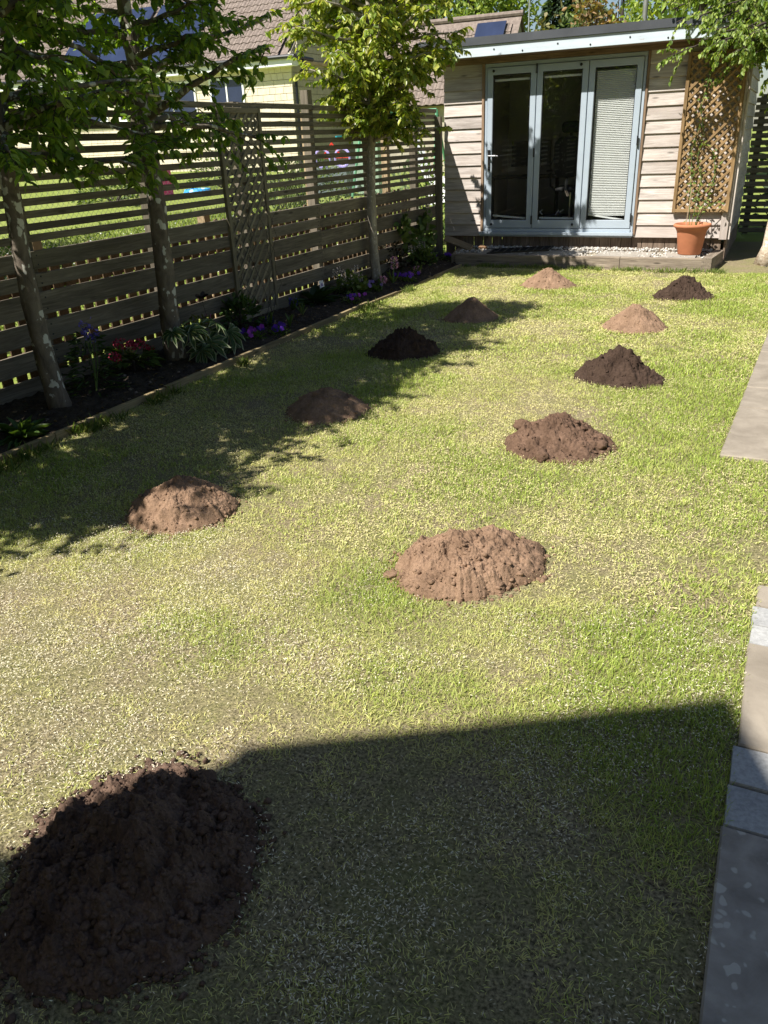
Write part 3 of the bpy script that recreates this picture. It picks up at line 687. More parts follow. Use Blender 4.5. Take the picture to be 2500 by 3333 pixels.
# roof
RY=11.06
roof=MB().box((-4.62,RY+.02,2.56),(-.36,14.45,2.72)).build('roof',M_ROOFEDGE,cab)
board('fascia',M_FASC,cab,(-4.62,RY,2.580),(-.36,RY,2.580),.130,.03,(0,-1,0))
MB().box((-4.64,RY-.035,2.646),(-.33,RY+.012,2.736)).build('roof_edge_trim',M_ROOFEDGE,roof)
MB().box((-.378,RY+.012,2.512),(-.345,14.45,2.738)).build('roof_edge_trim',M_ROOFEDGE,roof); 
MB().box((-4.60,RY+.018,2.515),(-.38,SY+.06,2.535)).build('soffit',M_TRIM,roof)
s2=MB().lathe([(.0001,.006),(.009,.005),(.011,0)],8).mesh('screw'); s2.transform(Matrix.Rotation(math.pi/2,4,'X'))
for i in range(9): link('screw',s2,M_BLACK,cab,Vector((-4.05+i*.42+random.uniform(-.03,.03),RY-.0155,2.545+.04*(i%2)))-wloc(cab),shift=False)
# door set
def pbox(nm,a,b,mat,par,ch=.004):
    """box with chamfered edges, built round its middle"""
    a=Vector(a);b=Vector(b);s=b-a; me=None
    L=max(range(3),key=lambda i:s[i]); ax=[Vector((1,0,0)),Vector((0,1,0)),Vector((0,0,1))]
    o=[i for i in range(3) if i!=L]; c=(a+b)/2; e=ax[L]*(s[L]/2)
    return board(nm,mat,par,c-e,c+e,s[o[0]] if False else _w(s,L,o),_t(s,L,o),ax[o[1]])
def _w(s,L,o): return s[o[0]]
def _t(s,L,o): return s[o[1]]
pbox('door_frame',(FX0,SY-.03,FZ1-.045),(FX1,SY+.05,FZ1),M_PAINT,cab); pbox('door_frame',(FX0,SY-.03,FZ0),(FX0+.032,SY+.05,FZ1-.046),M_PAINT,cab); pbox('door_frame',(FX1-.032,SY-.03,FZ0),(FX1,SY+.05,FZ1-.046),M_PAINT,cab)
pbox('door_sill',(FX0-.05,SY-.085,.322),(FX1+.01,SY+.06,.362),M_PAINT,cab); pbox('threshold',(FX0+.033,SY-.045,.363),(FX1-.033,SY+.05,.405),M_PAINT,cab)
MB().box((FX0-.04,SY-.06,.300),(FX1,SY+.02,.321)).build('sill_underside',M_PAINT,cab)
iw=(FX1-.034)-(FX0+.034); dw=iw/3; Z0,Z1=.412,FZ1-.050
for k in range(3):
    x0=FX0+.034+k*dw+.005; x1=x0+dw-.010; yf,yb=SY-.048,SY+.006
    ls,rs,tr,br=.075,.075,.085,.105
    q=.005; rect=lambda a,b,c,d_,y:[(a,y,c),(b,y,c),(b,y,d_),(a,y,d_)]
    V=rect(x0,x1,Z0,Z1,yb)+rect(x0,x1,Z0,Z1,yf+q)+rect(x0+q,x1-q,Z0+q,Z1-q,yf)+rect(x0+ls-q,x1-rs+q,Z0+br-q,Z1-tr+q,yf)+rect(x0+ls,x1-rs,Z0+br,Z1-tr,yf+q)+rect(x0+ls,x1-rs,Z0+br,Z1-tr,yb)
    F=[(4*r_+e,4*r_+(e+1)%4,4*((r_+1)%6)+(e+1)%4,4*((r_+1)%6)+e) for r_ in range(6) for e in range(4)]
    d=MB().add(V,F).build('door',M_PAINT,cab)
    g0,g1,h0,h1=x0+ls,x1-rs,Z0+br,Z1-tr
    sl=MB()
    for a,b in (((g0,yf+.006,h0),(g0+.008,yf+.03,h1)),((g1-.008,yf+.006,h0),(g1,yf+.03,h1)),((g0+.009,yf+.006,h0),(g1-.009,yf+.03,h0+.008)),((g0+.009,yf+.006,h1-.008),(g1-.009,yf+.03,h1))): sl.box(a,b)
    sl.build('glazing_seal',M_BLKPL,d)
    MB().add([(g0,yf+.018,h0),(g1,yf+.018,h0),(g1,yf+.018,h1),(g0,yf+.018,h1)],[(0,1,2,3)]).build('glass_pane',M_GLASS,d)
    # blinds inside each leaf
    bl=MB()
    if k==2:
        z=h1-.03; 
        while z>h0+.06:
            hh=.021; bl.add([(g0+.012,yb+.030,z),(g1-.012,yb+.030,z),(g1-.012,yb+.008,z-hh*.5),(g0+.012,yb+.008,z-hh*.5),(g0+.012,yb+.030,z-hh),(g1-.012,yb+.030,z-hh)],[(0,1,2,3),(3,2,5,4)]); z-=hh
        b=bl.build('pleated_blind',M_WHITE,d)
        MB().add([(g0+.01,yb+.01,h0+.075),(g1-.03,yb+.01,h0+.005),(g1-.03,yb+.03,h0+.005),(g0+.01,yb+.03,h0+.075),(g0+.01,yb+.01,h0+.055),(g1-.03,yb+.01,h0-.015),(g1-.03,yb+.03,h0-.015),(g0+.01,yb+.03,h0+.055)],[(0,1,2,3),(7,6,5,4),(0,4,5,1),(1,5,6,2),(2,6,7,3),(3,7,4,0)]).build('blind_bottom_rail',M_WHITE,d)
    else:
        MB().box((g0+.008,yb+.008,h1-.075),(g1-.008,yb+.03,h1-.050)).build('blind_headrail',M_WHITE,d)
        dz=.035 if k==0 else .004
        MB().add([(g0+.01,yb+.01,h0+.03+dz),(g1-.01,yb+.01,h0+.025),(g1-.01,yb+.03,h0+.025),(g0+.01,yb+.03,h0+.03+dz),(g0+.01,yb+.01,h0+.008+dz),(g1-.01,yb+.01,h0+.003),(g1-.01,yb+.03,h0+.003),(g0+.01,yb+.03,h0+.008+dz)],[(0,1,2,3),(7,6,5,4),(0,4,5,1),(1,5,6,2),(2,6,7,3),(3,7,4,0)]).build('blind_bottom_rail',M_WHITE,d)
    kx=[(x0+.09),(x1-.09),None][k]
    if kx:
        for zz in (Z0+.05,Z1-.04):
            b=MB().tube([(kx,yf,zz),(kx,yf-.012,zz),(kx,yf-.030,zz)],[.010,.013,.017],12).build('door_stop_knob',M_BLKPL,d,True)
    hx=[x1+.005,None,x1+.004][k]
    if hx:
        for zz in ([Z0+.9,Z0+.05,Z1-.10] if k==0 else [Z0+1.0,Z0+.08]): MB().tube([(hx,yf-.008,zz),(hx,yf-.008,zz+.11)],.011,8).build('hinge',M_BLACK,d)
hp=MB().box((FX0+.058,SY-.060,1.16),(FX0+.092,SY-.049,1.42)).build('handle_plate',M_BLACK,cab)
MB().tube([(FX0+.075,SY-.058,1.345),(FX0+.075,SY-.10,1.345),(FX0+.09,SY-.105,1.345),(FX0+.215,SY-.105,1.340)],[.010,.010,.010,.008],8).build('lever',M_ALU,hp)
MB().tube([(FX0+.075,SY-.058,1.215),(FX0+.075,SY-.066,1.215)],.011,10).build('lock_cylinder',M_CHROME,hp)
# things inside
dk=empty('desk',(-3.55,12.6,.345),'dark desk on metal legs inside the first glass door','desk')
MB().box((-4.2,12.3,1.00),(-3.0,12.95,1.03)).build('top',M_BLKPL,dk)
for x in (-4.1,-3.1):
    MB().tube([(x,12.6,.36),(x,12.6,1.0)],.03,8).build('leg',M_BLACK,dk); MB().box((x-.03,12.32,.345),(x+.03,12.9,.375)).build('foot',M_BLACK,dk)
mo=empty('monitor',(-3.5,12.75,1.03),'black computer monitor standing on the desk in the cabin','monitor')
MB().box((-3.85,12.72,1.15),(-3.25,12.75,1.50)).build('screen',M_BLKPL,mo); MB().box((-3.58,12.74,1.03),(-3.52,12.77,1.2)).build('stand',M_BLACK,mo); MB().box((-3.66,12.66,1.031),(-3.44,12.84,1.042)).build('base',M_BLACK,mo)
mi=empty('desk_lamp',(-3.15,12.45,1.03),'small black jointed lamp on the cabin desk','lamp')
MB().lathe([(.0001,.0),(.05,0),(.05,.015),(.0001,.016)],12,(-3.15,12.45,1.031)).build('base',M_BLACK,mi); MB().tube([(-3.15,12.45,1.045),(-3.18,12.45,1.16),(-3.12,12.42,1.25)],.008,6).build('arm',M_BLACK,mi); MB().lathe([(.012,.04),(.035,0)],10,(-3.11,12.41,1.225)).build('shade',M_BLACK,mi)
ch=empty('office_chair',(-2.82,12.25,.345),'black mesh office chair with headrest behind the middle glass door','chair')
def cush(cx_,cy_,cz,sx,sy,sz):
    mb=MB(); mb.ball((0,0,0),1,14,10)
    mb.v=[(cx_+sx*math.copysign(abs(p[0])**.55,p[0]),cy_+sy*math.copysign(abs(p[1])**.7,p[1]),cz+sz*math.copysign(abs(p[2])**.55,p[2])) for p in mb.v]; return mb
cush(-2.84,12.06,1.28,.20,.035,.27).build('backrest',M_CHAIR,ch,True); cush(-2.80,12.05,1.66,.14,.04,.075).build('headrest',M_CHAIR,ch,True)
MB().tube([(-2.81,12.09,1.5),(-2.81,12.09,1.62)],.02,6).build('headrest_stem',M_BLACK,ch); cush(-2.82,12.32,.86,.24,.24,.045).build('seat',M_CHAIR,ch,True)
MB().tube([(-2.82,12.28,.44),(-2.82,12.28,.82)],.022,10).build('gas_lift',M_CHROME,ch)
for s in (-1,1):
    MB().tube([(-2.82+s*.2,12.3,.83),(-2.82+s*.30,12.28,.90),(-2.82+s*.30,12.26,1.08)],.016,8).build('armrest_post',M_BLACK,ch); cush(-2.82+s*.30,12.24,1.10,.045,.13,.016).build('armrest',M_BLKPL,ch,True)
for k in range(5):
    a=k*1.2566+.3; e=(-2.82+.3*math.cos(a),12.28+.3*math.sin(a),.40); lg=MB().tube([(-2.82,12.28,.45),e],[.022,.014],6).build('base_leg',M_BLKPL,ch)
    MB().tube([(e[0]-.02,e[1],.372),(e[0]+.02,e[1],.372)],.027,10).build('castor',M_BLKPL,lg)
MB().tube([(-2.82,12.12,.78),(-2.83,12.03,.85),(-2.84,12.09,1.05)],.022,6).build('back_support',M_CHROME,ch)
cb=empty('storage_crate',(-3.02,11.66,.345),'white open crate with clutter on the cabin floor','crate')
mb=MB()
for a,b in (((-3.05,11.55,.346),(-2.72,11.56,.52)),((-3.05,11.78,.346),(-2.72,11.79,.52)),((-3.05,11.561,.346),(-3.04,11.779,.52)),((-2.73,11.561,.346),(-2.72,11.779,.52)),((-3.04,11.561,.346),(-2.73,11.779,.355))): mb.box(a,b)
mb.build('crate_body',M_WHITE,cb); MB().box((-3.02,11.58,.36),(-2.80,11.74,.56)).build('dark_box',M_BLKPL,cb)
MB().tube([(-3.05,11.62,.56),(-3.08,11.62,.60),(-3.05,11.62,.63)],.006,6).build('white_cable',M_WHITE,cb); MB().tube([(-2.86,11.62,.56),(-2.82,11.62,.62),(-2.80,11.62,.59),(-2.75,11.6,.63)],.006,6).build('white_cable',M_WHITE,cb)
lv=empty('spirit_level',(-2.52,11.62,.345),'grey and red tipped tool leaning inside the middle door','tool')
def slanted(nm,mat,t0,t1):
    a=Vector((-2.60,11.62,.35));b=Vector((-2.47,11.60,1.0)); board(nm,mat,lv,a.lerp(b,t0),a.lerp(b,t1),.10,.03,(0,-1,.1))
slanted('red_end',M_RED,0,.22); slanted('bar',M_ALU,.2205,.42); slanted('dark_section',M_BLKPL,.4205,.62); slanted('bar',M_ALU,.6205,1)

# step of sleepers in front of the cabin
st=empty('sleeper_step',(-2.4,10.8,0),'low step of weathered sleepers in front of the cabin','step')
board('sleeper',M_SLEEP,st,(-3.96,10.63,.07),(-1.762,10.63,.07),.155,.11,(0,-1,0)); board('sleeper',M_SLEEP,st,(-1.756,10.632,.068),(-.79,10.632,.068),.155,.11,(0,-1,0))
board('sleeper',M_SLEEP,st,(-.735,10.56,.078),(-.655,11.34,.078),.165,.115,(1,0,0)); board('sleeper',M_SLEEP,st,(-3.98,10.62,.07),(-4.16,11.38,.07),.14,.10,(1,0,0))
MB().box((-4.05,10.66,.0),(-.72,11.43,.118)).build('gravel_bed',M_MORTAR,st)
for (x0,x1) in ((-3.72,-3.05),(-2.98,-2.30),(-2.12,-1.42),(-1.30,-.88)):
    o=slab(st,[(x0,10.71),(x1,10.71),(x1-.02,11.13),(x0+.03,11.12)],.10,.146,M_CONC,'step_slab')
n=2600; x=U(-4.05,-.74,n); y=U(10.68,11.40,n); keep=(y>11.10)|(U(0,1,n)<.30); x,y=x[keep],y[keep]; n=len(x)
g=np.array([.52,.49,.45])*U(.55,1.25,n)[:,None]
lumps('gravel',np.stack([x,y,.125+U(0,.02,n)+.02*(y>11.2)],1),U(.009,.022,n),M_PEB,st,'stuff',cols=np.clip(g,.1,.85))
# black grid mat
mt_=empty('plastic_grid',(-3.2,10.95,.15),'black plastic grid tray lying on the step','tray')
rot=Matrix.Rotation(.10,3,'Z')@Matrix.Rotation(-.05,3,'Y')
def RT(p): v=rot@Vector(p); return (v.x-3.15,v.y+10.93,v.z+.175)
for i in range(9): MB().tube([RT((-.40+.1*i,-.20,0)),RT((-.40+.1*i,.20,0))],.010,4).build('bar',M_BLKPL,mt_)
for j in range(5): MB().tube([RT((-.42,-.20+.1*j,0)),RT((.42,-.20+.1*j,0))],.013 if j in (0,4) else .009,4).build('bar',M_BLKPL,mt_)
# offcut and stone at the left of the step
of=empty('timber_offcut',(-4.15,11.2,.15),'pale sawn timber offcut propped beside the step','offcut'); board('offcut_plank',M_LOG,of,(-4.38,11.30,.27),(-3.92,11.12,.16),.09,.035,(.2,-1,.6))
ro=lumps('stone',np.array([[-3.78,11.20,.165]]),np.array([.05]),stonemat('brown_rock',(.2,.12,.07),(.36,.22,.13)),None,big=True); tag(ro,'brown stone lying on the step beside the black tray','stone')
# trellis on the cabin wall
tr2=trellis('wall_trellis','golden brown diamond trellis fixed to the cabin wall above the pot','trellis',(-1.262,SY-.062),(1,0,0),(0,-1,0),.63,.615,2.40,.106,.030,.010,M_TREL,.04,.045)
# terracotta pot
P0=onZ(2245,827,.15)
pot=empty('plant_pot',(-.985,11.02,.148),'large terracotta flower pot on the sleeper step','pot')
MB().lathe([(r_*.88,z_*.95) for r_,z_ in [(0.0001, 0.0), (0.15, 0.0), (0.158, 0.01), (0.196, 0.265), (0.203, 0.29), (0.232, 0.335), (0.25, 0.342), (0.256, 0.358), (0.252, 0.375), (0.238, 0.382), (0.226, 0.374), (0.215, 0.345), (0.19, 0.28)]],48,(-.985,11.02,.148)).build('pot_body',M_TERRA,pot,True)
MB().lathe([(.0001,.30),(.09,.305),(.182,.292)],32,(-.985,11.02,.148)).build('compost',M_BED,pot)
cl=empty('climbing_plant',(-.98,11.05,.46),'young leafy climber growing from the pot up the trellis','climber')
P=[];D=[];mbs=MB()
paths=[[(-1.0,11.04,.46),(-.985,11.12,.75),(-.97,11.30,1.0),(-1.05,11.31,1.25),(-1.0,11.31,1.5),(-1.08,11.31,1.8),(-1.02,11.31,2.1),(-.98,11.31,2.3)],
       [(-.96,11.04,.46),(-.93,11.12,.66),(-.86,11.29,.8),(-.82,11.30,1.05),(-.86,11.30,1.3),(-.98,11.31,1.4)],[(-.95,11.05,.46),(-.89,11.2,.66),(-.74,11.26,.74),(-.66,11.24,.72)],[(-1.02,11.02,.46),(-1.06,11.12,.78),(-1.10,11.31,1.1),(-1.13,11.31,1.35),(-1.06,11.31,1.62)]]
for pth in paths:
    mbs.tube(pth,.0045,5)
    for i in range(len(pth)-1):
        a=Vector(pth[i]);b=Vector(pth[i+1]); m_=int((b-a).length*(36 if a.z>.6 else 16))
        for k in range(m_):
            t=random.random(); p=a.lerp(b,t); P.append(p+Vector((random.gauss(0,.035),random.gauss(-.015,.012),random.gauss(0,.02)))); D.append((random.gauss(0,1),random.gauss(-.5,.5),random.gauss(.1,.6)))
mbs.build('stem',M_STEM,cl); foliage('leaves',np.array([tuple(p) for p in P]),np.array(D),rdir(len(P),.5)+np.array([0,-.7,0]),U(.035,.065,len(P)),U(.022,.036,len(P)),[(.13,.20,.035),(.20,.27,.06),(.26,.30,.08),(.09,.15,.03)],M_LEAFX,cl,kind='stuff')
MB().tube([(-1.06,11.0,.46),(-1.05,11.1,.9)],.005,5).build('bamboo_cane',M_LOG,cl)
# green board and dark fence beyond the cabin's right side
gb=empty('painted_board',(-.02,12.35,0),'sage green painted board leaning beside the cabin','board')
board('board_face',M_GREENB,gb,(-.075,12.35,.02),(.02,13.1,2.3),.20,.03,(.25,-1,.3))
bf=empty('back_fence',(1,14.6,0),'dark timber fence with open slats behind the cabin','fence')
for k in range(20): board('slat',M_FENCE,bf,(-.6,14.6,.06+k*.098),(3.4,14.6,.06+k*.098),.07,.02,(0,-1,0))
for x in (-.5,1.2,3.0): board('post',M_FENCE,bf,(x,14.66,0),(x,14.66,2),.09,.09,(0,-1,0))
# blue bag at the lawn edge on the right
bb=empty('blue_bag',(.42,3.35,0),'blue and black plastic bag lying on the lawn by the path','bag')
b0=onZ(2497,1760)
cush(b0[0]+.17,b0[1]+.02,.05,.17,.20,.05).build('sack',plain('blue_plastic',(.02,.06,.55),.35),bb,True); cush(b0[0]+.18,b0[1]+.10,.075,.145,.09,.045).build('black_panel',M_BLKPL,bb,True)
bb.location=(b0[0]+.17,b0[1],0)
for c in bb.children: c.data.transform(Matrix.Translation(Vector((.42,3.35,0))-Vector(bb.location)))

# ================================================================== TREES
def tube_path(mb,P,R,n): mb.tube(P,R,n)
def make_tree(name,label,base,H,r0,limbs,leafL,leafW,cset,lmat,bmat,twigs=12,tl=(.25,.55),lp=14,droop=.35,lean=(0,0),bare_to=1.2,flat=.45,group=None,topleaf=True,var=.2,spread=1.0,twist=.03,cat='tree',trunkn=14,lmatb=False):
    root=empty(name,base,label,cat,group); b=Vector(base)
    def tp(z):
        t=z/H; return b+Vector((lean[0]*t+twist*math.sin(z*2.1+base[1]),lean[1]*t+twist*math.cos(z*1.7+base[0]),z))
    zsn=np.linspace(-.05,H,22); pts=[tp(z) for z in zsn]
    rad=[r0*(1.25 if z<.03 else (1.10 if z<.2 else 1.0))*max(.10,(1-.85*max(0,z)/H))**.75 for z in zsn]
    mb=MB().tube(pts,rad,trunkn)
    for i in range(len(mb.v)):
        p=Vector(mb.v[i]); q=tp(max(0,p.z)); d=p-q; d.z=0; mb.v[i]=tuple(p+d*(.12*math.sin(p.z*9+math.atan2(d.y,d.x)*3)+.08*math.sin(p.z*23+math.atan2(d.y,d.x)*5)))
    mb.build('trunk',bmat,root,True)
    br=MB(); tw=MB(); P=[];D=[];N=[]
    for (z,az,ln,rise) in limbs:
        s=tp(z); e=s+Vector((math.cos(az)*ln*spread,math.sin(az)*ln*spread,rise)); mid=s.lerp(e,.45)+Vector((0,0,.10*ln+random.gauss(0,.05)))
        pp=[]
        for i in range(8):
            t=i/7; pp.append(s*(1-t)**2+mid*2*t*(1-t)+e*t*t+Vector((random.gauss(0,.012),random.gauss(0,.012),random.gauss(0,.012)))*(i>0))
        rr0=min(r0*.42,.012+.016*ln)*(.55 if lmatb else 1); br.tube(pp,[rr0*(1-.8*i/7)+.002 for i in range(8)],6)
        for k in range(twigs):
            t=random.uniform(.18,1.0); i=min(6,int(t*7)); a=pp[i].lerp(pp[i+1],t*7-i); tg=(pp[i+1]-pp[i]).normalized()
            dv=(tg*.5+Vector((random.gauss(0,1),random.gauss(0,1),random.gauss(0.05,flat)))).normalized(); L=random.uniform(*tl)*(1.1-.4*t)
            q=[a]; d=dv.copy()
            for j in range(4): d=(d+Vector((random.gauss(0,.15),random.gauss(0,.15),-droop*.22+random.gauss(0,.1)))).normalized(); q.append(q[-1]+d*L/4)
            tw.tube(q,[.0045,.0038,.003,.0022,.0014],3,False)
            for j in range(lp):
                u=random.uniform(.12,1.0)*4; ii=min(3,int(u)); pnt=q[ii].lerp(q[ii+1],u-ii); td=(q[ii+1]-q[ii]).normalized()
                sd=td.cross(Vector((0,0,1))); sd=sd.normalized() if sd.length>.1 else Vector((1,0,0)); sgn=1 if j%2 else -1
                ld=sd*sgn*random.uniform(.5,1)+td*random.uniform(.2,.7)+Vector((random.gauss(0,.25),random.gauss(0,.25),random.gauss(-droop,.25)))
                P.append(tuple(pnt)); D.append(tuple(ld)); N.append((random.gauss(0,.45),random.gauss(0,.45),1))
    br.build('limbs',M_TWIG if lmatb else bmat,root,True); tw.build('twigs',M_TWIG,root)
    n=len(P); foliage('crown',np.array(P),np.array(D),np.array(N),U(leafL[0],leafL[1],n),U(leafW[0],leafW[1],n),cset,lmat,root,var,.14,'stuff')
    return root
def limbset(n,z0,z1,l0,l1,rise=(.05,.35),squash=None,power=1.0):
    out=[]
    for i in range(n):
        t=(i+random.random())/n; z=z0+(z1-z0)*t**power; az=i*2.39996+random.uniform(-.4,.4); ln=(l0+(l1-l0)*t)*random.uniform(.75,1.2)
        out.append((z,az,ln,random.uniform(*rise)*ln/.8))
    return out
HC=[(.17,.27,.045),(.23,.34,.06),(.13,.215,.04),(.30,.39,.085)]
HT=['hornbeam tree with lichen spotted trunk standing by the blue flowers','hornbeam tree with thick lichened trunk and big limb beside the variegated fatsia']
make_tree('hornbeam_tree',HT[0],(-4.245,3.73,0),4.2,.064,limbset(14,1.7,2.6,.95,.85,(-.05,.3))+limbset(44,2.7,4.15,.72,.42,(-.05,.25))+[(1.6,.4,.8,-.08),(1.7,-.7,.8,-.1),(1.75,1.2,.95,-.05)],(.05,.085),(.03,.048),HC,M_LEAFD,M_BARK,twigs=14,lp=16,droop=.45,lean=(-.05,-.10))
make_tree('hornbeam_tree',HT[1],(-4.315,5.06,0),4.35,.078,limbset(13,1.8,2.7,.95,.85,(-.05,.3))+limbset(44,2.8,4.3,.72,.42,(-.05,.25))+[(1.75,1.0,.95,-.12),(1.8,1.7,1.15,-.05),(1.75,-.8,.8,-.12),(1.95,-1.6,1.2,.25)],(.05,.085),(.03,.048),HC,M_LEAFD,M_BARK,twigs=14,lp=16,droop=.45,lean=(.02,-.05))
make_tree('hornbeam_tree','hornbeam tree in the row between the house and the lichened hornbeams',(-4.25,2.38,0),3.95,.065,limbset(22,1.75,2.7,.95,.8,(-.0,.3))+limbset(42,2.5,3.9,.7,.42,(-.1,.25)),(.05,.085),(.03,.048),HC,M_LEAFD,M_BARK,twigs=16,lp=17,droop=.4)
make_tree('hornbeam_tree','hornbeam tree at the house end of the fence row',(-4.25,.95,0),3.7,.065,limbset(40,1.5,3.5,.75,.5,(-.1,.2)),(.05,.085),(.03,.048),HC,M_LEAFD,M_BARK,twigs=16,lp=17,droop=.4)
PC=[(.25,.33,.05),(.35,.41,.075),(.46,.48,.11),(.19,.27,.045),(.42,.42,.10)]
make_tree('pear_tree','young pear tree with pale straight trunk and bright glossy leaves',(-4.44,9.06,0),4.6,.058,limbset(17,1.62,2.3,.42,.85,(.12,.4))+limbset(26,2.2,3.2,.9,.8,(.05,.4))+limbset(18,3.1,4.5,.75,.5,(.05,.4))+[(1.58,0.1,.8,.12),(1.9,1.2,.8,.3),(2.0,-1.3,.9,.35),(2.3,-1.0,1.0,.4),(2.2,.9,.95,.3)],(.055,.095),(.034,.055),PC,M_LEAFP,M_BARKP,twigs=16,tl=(.22,.42),lp=17,droop=.5,lean=(.06,.0),flat=.6,twist=.02)
BC=[(.19,.28,.05),(.27,.36,.075),(.35,.42,.11),(.13,.21,.04)]
make_tree('birch_tree','white barked birch tree at the right of the cabin',(-.05,11.25,0),5.5,.115,limbset(26,2.3,5.2,1.1,.8,(.0,.4))+[(random.uniform(2.5,3.3),random.uniform(3.05,4.5),random.uniform(.8,1.9),random.uniform(-.45,.05)) for _ in range(40)]+[(random.uniform(1.9,2.3),random.uniform(4.2,5.0),random.uniform(.35,.6),random.uniform(-.1,.1)) for _ in range(5)],(.038,.062),(.028,.042),BC,M_LEAFB,M_BIRCH,twigs=18,tl=(.25,.5),lp=20,droop=.8,lmatb=True,lean=(.45,.1),twist=.03)

# far trees and shrubs
def cone_tree(name,label,base,H,R,cset,n=2600,kind='broad',leaf=(.16,.30),group='trees beyond the cabin'):
    root=empty(name,base,label,'tree',group); b=np.array(base)
    MB().tube([tuple(b),(b[0],b[1],b[2]+H*.45),(b[0],b[1],b[2]+H*.9)],[R*.10,R*.07,R*.02],8).build('trunk',M_TWIG,root)
    lb=MB()
    if kind=='conifer':
        t=U(.08,1,n); r=R*(1-t)*U(.35,1.05,n)*(.75+.35*np.sin(t*38)); a=U(0,6.283,n)
        P=np.stack([b[0]+r*np.cos(a),b[1]+r*np.sin(a),b[2]+H*t-r*.25],1); D=np.stack([np.cos(a),np.sin(a),U(-.5,.1,n)],1)
    else:
        nc=46; cc=rdir(nc); rr=U(.45,.95,nc)[:,None]; C=b+np.array([0,0,H*.60])+cc*rr*np.array([R,R,H*.38])
        for c in C[::2]: lb.tube([(b[0],b[1],b[2]+H*.35),tuple((np.array([b[0],b[1],b[2]+H*.5])+c)/2),tuple(c)],[R*.035,R*.02,R*.008],4,False)
        k=rng.integers(0,nc,n); P=C[k]+rng.normal(0,1,(n,3))*R*.20; D=rdir(n,-.2)
        lb.build('limbs',M_TWIG,root)
    foliage('crown',P,D,rdir(n,1.0),U(leaf[0],leaf[1],n),U(leaf[0]*.5,leaf[1]*.6,n),cset,M_LEAFF,root,.22,.1,'stuff')
    return root
def far(px,Y,dz=0): p=onY(px,60,Y); return (p[0],Y,ground_z(p[0])+dz)
LG=[(.24,.32,.05),(.32,.38,.08),(.17,.25,.05)]; DG=[(.05,.085,.045),(.07,.11,.055),(.035,.06,.03)]; MG=[(.15,.21,.07),(.21,.26,.10),(.11,.16,.06)]; BR=[(.32,.20,.11),(.40,.27,.16),(.24,.17,.08),(.18,.18,.06)]
cone_tree('lime_tree','bright yellow green tree behind the tiled roof beyond the cabin',far(1575,46),12.5,2.7,LG,3600,leaf=(.25,.42))
cone_tree('conifer_tree','dark pointed conifer against the sky beyond the cabin',far(1800,44),9.1,1.3,DG,3200,'conifer',(.25,.45))
cone_tree('conifer_tree','slimmer dark conifer next to the bronze leaved tree',far(1858,46),8.9,1.2,DG,2800,'conifer',(.25,.45))
cone_tree('broadleaf_tree','mid green tree between the conifers and the bronze tree',far(1900,40),7.6,1.1,MG,1500)
cone_tree('bronze_tree','small bronze leaved tree above the cabin roof',far(1940,30),6.9,.85,BR,1500,leaf=(.14,.24))
cone_tree('silver_tree','loose grey green tree beside the bronze tree',far(2025,38),8.4,1.3,[(.16,.20,.11),(.20,.24,.14),(.09,.13,.06)],650,leaf=(.16,.28))
cone_tree('broadleaf_tree','leafy green tree behind the grey lamp post',far(2160,34),8.6,1.5,LG,1500)
cone_tree('broadleaf_tree','tall green tree beyond the birch',far(2330,30),10.5,3.0,LG,3000)
cone_tree('conifer_tree','dark spruce seen above the pear tree',far(1165,52),13.5,2.4,DG,3200,'conifer',(.3,.5))
cone_tree('broadleaf_tree','dull green tree seen between pear tree and tiled roof',far(1400,52),14,3.4,MG,3000,leaf=(.3,.5))
cone_tree('hedge_tree','low brownish hedge tree just above the cabin roof edge',far(1790,33),5.3,1.3,[(.16,.15,.06),(.22,.19,.09),(.1,.11,.04)],2000)
# trees on the far left, beyond the fence, that the door glass mirrors
for (x,y,h,r,l) in ((-10.5,.5,6.5,2.4,'dense green tree beyond the fence by the house'),(-12.5,4.2,7.2,2.6,'broad green tree in the neighbouring garden behind the hornbeams'),(-8.5,-3.2,6.0,2.2,'round green tree beside the house wall')):
    cone_tree('garden_tree',l,(x,y,ground_z(x)),h,r,[(.05,.09,.02),(.08,.13,.03),(.035,.065,.016)],3600,leaf=(.16,.28),group='trees beyond the fence')

# poles
lp_=far(2098,28); pl=empty('lamp_post',lp_,'grey metal street lamp post rising behind the cabin','lamp post')
MB().tube([lp_,(lp_[0],lp_[1],4),(lp_[0]+.02,lp_[1],10.5)],[.09,.075,.06],10).build('pole',M_POLE,pl,True); MB().box((lp_[0]-.1,lp_[1]-.6,10.45),(lp_[0]+.1,lp_[1]+.1,10.6)).build('lamp_head',M_POLE,pl)
an=far(1722,30); al=empty('aerial_mast',an,'thin pale aerial mast beside the tiled roof','mast')
MB().tube([an,(an[0],an[1],9.8)],.028,6).build('pole',M_ALU,al); MB().tube([(an[0]-.4,an[1],9.3),(an[0]+.4,an[1],9.3)],.012,5).build('aerial_bar',M_ALU,al)

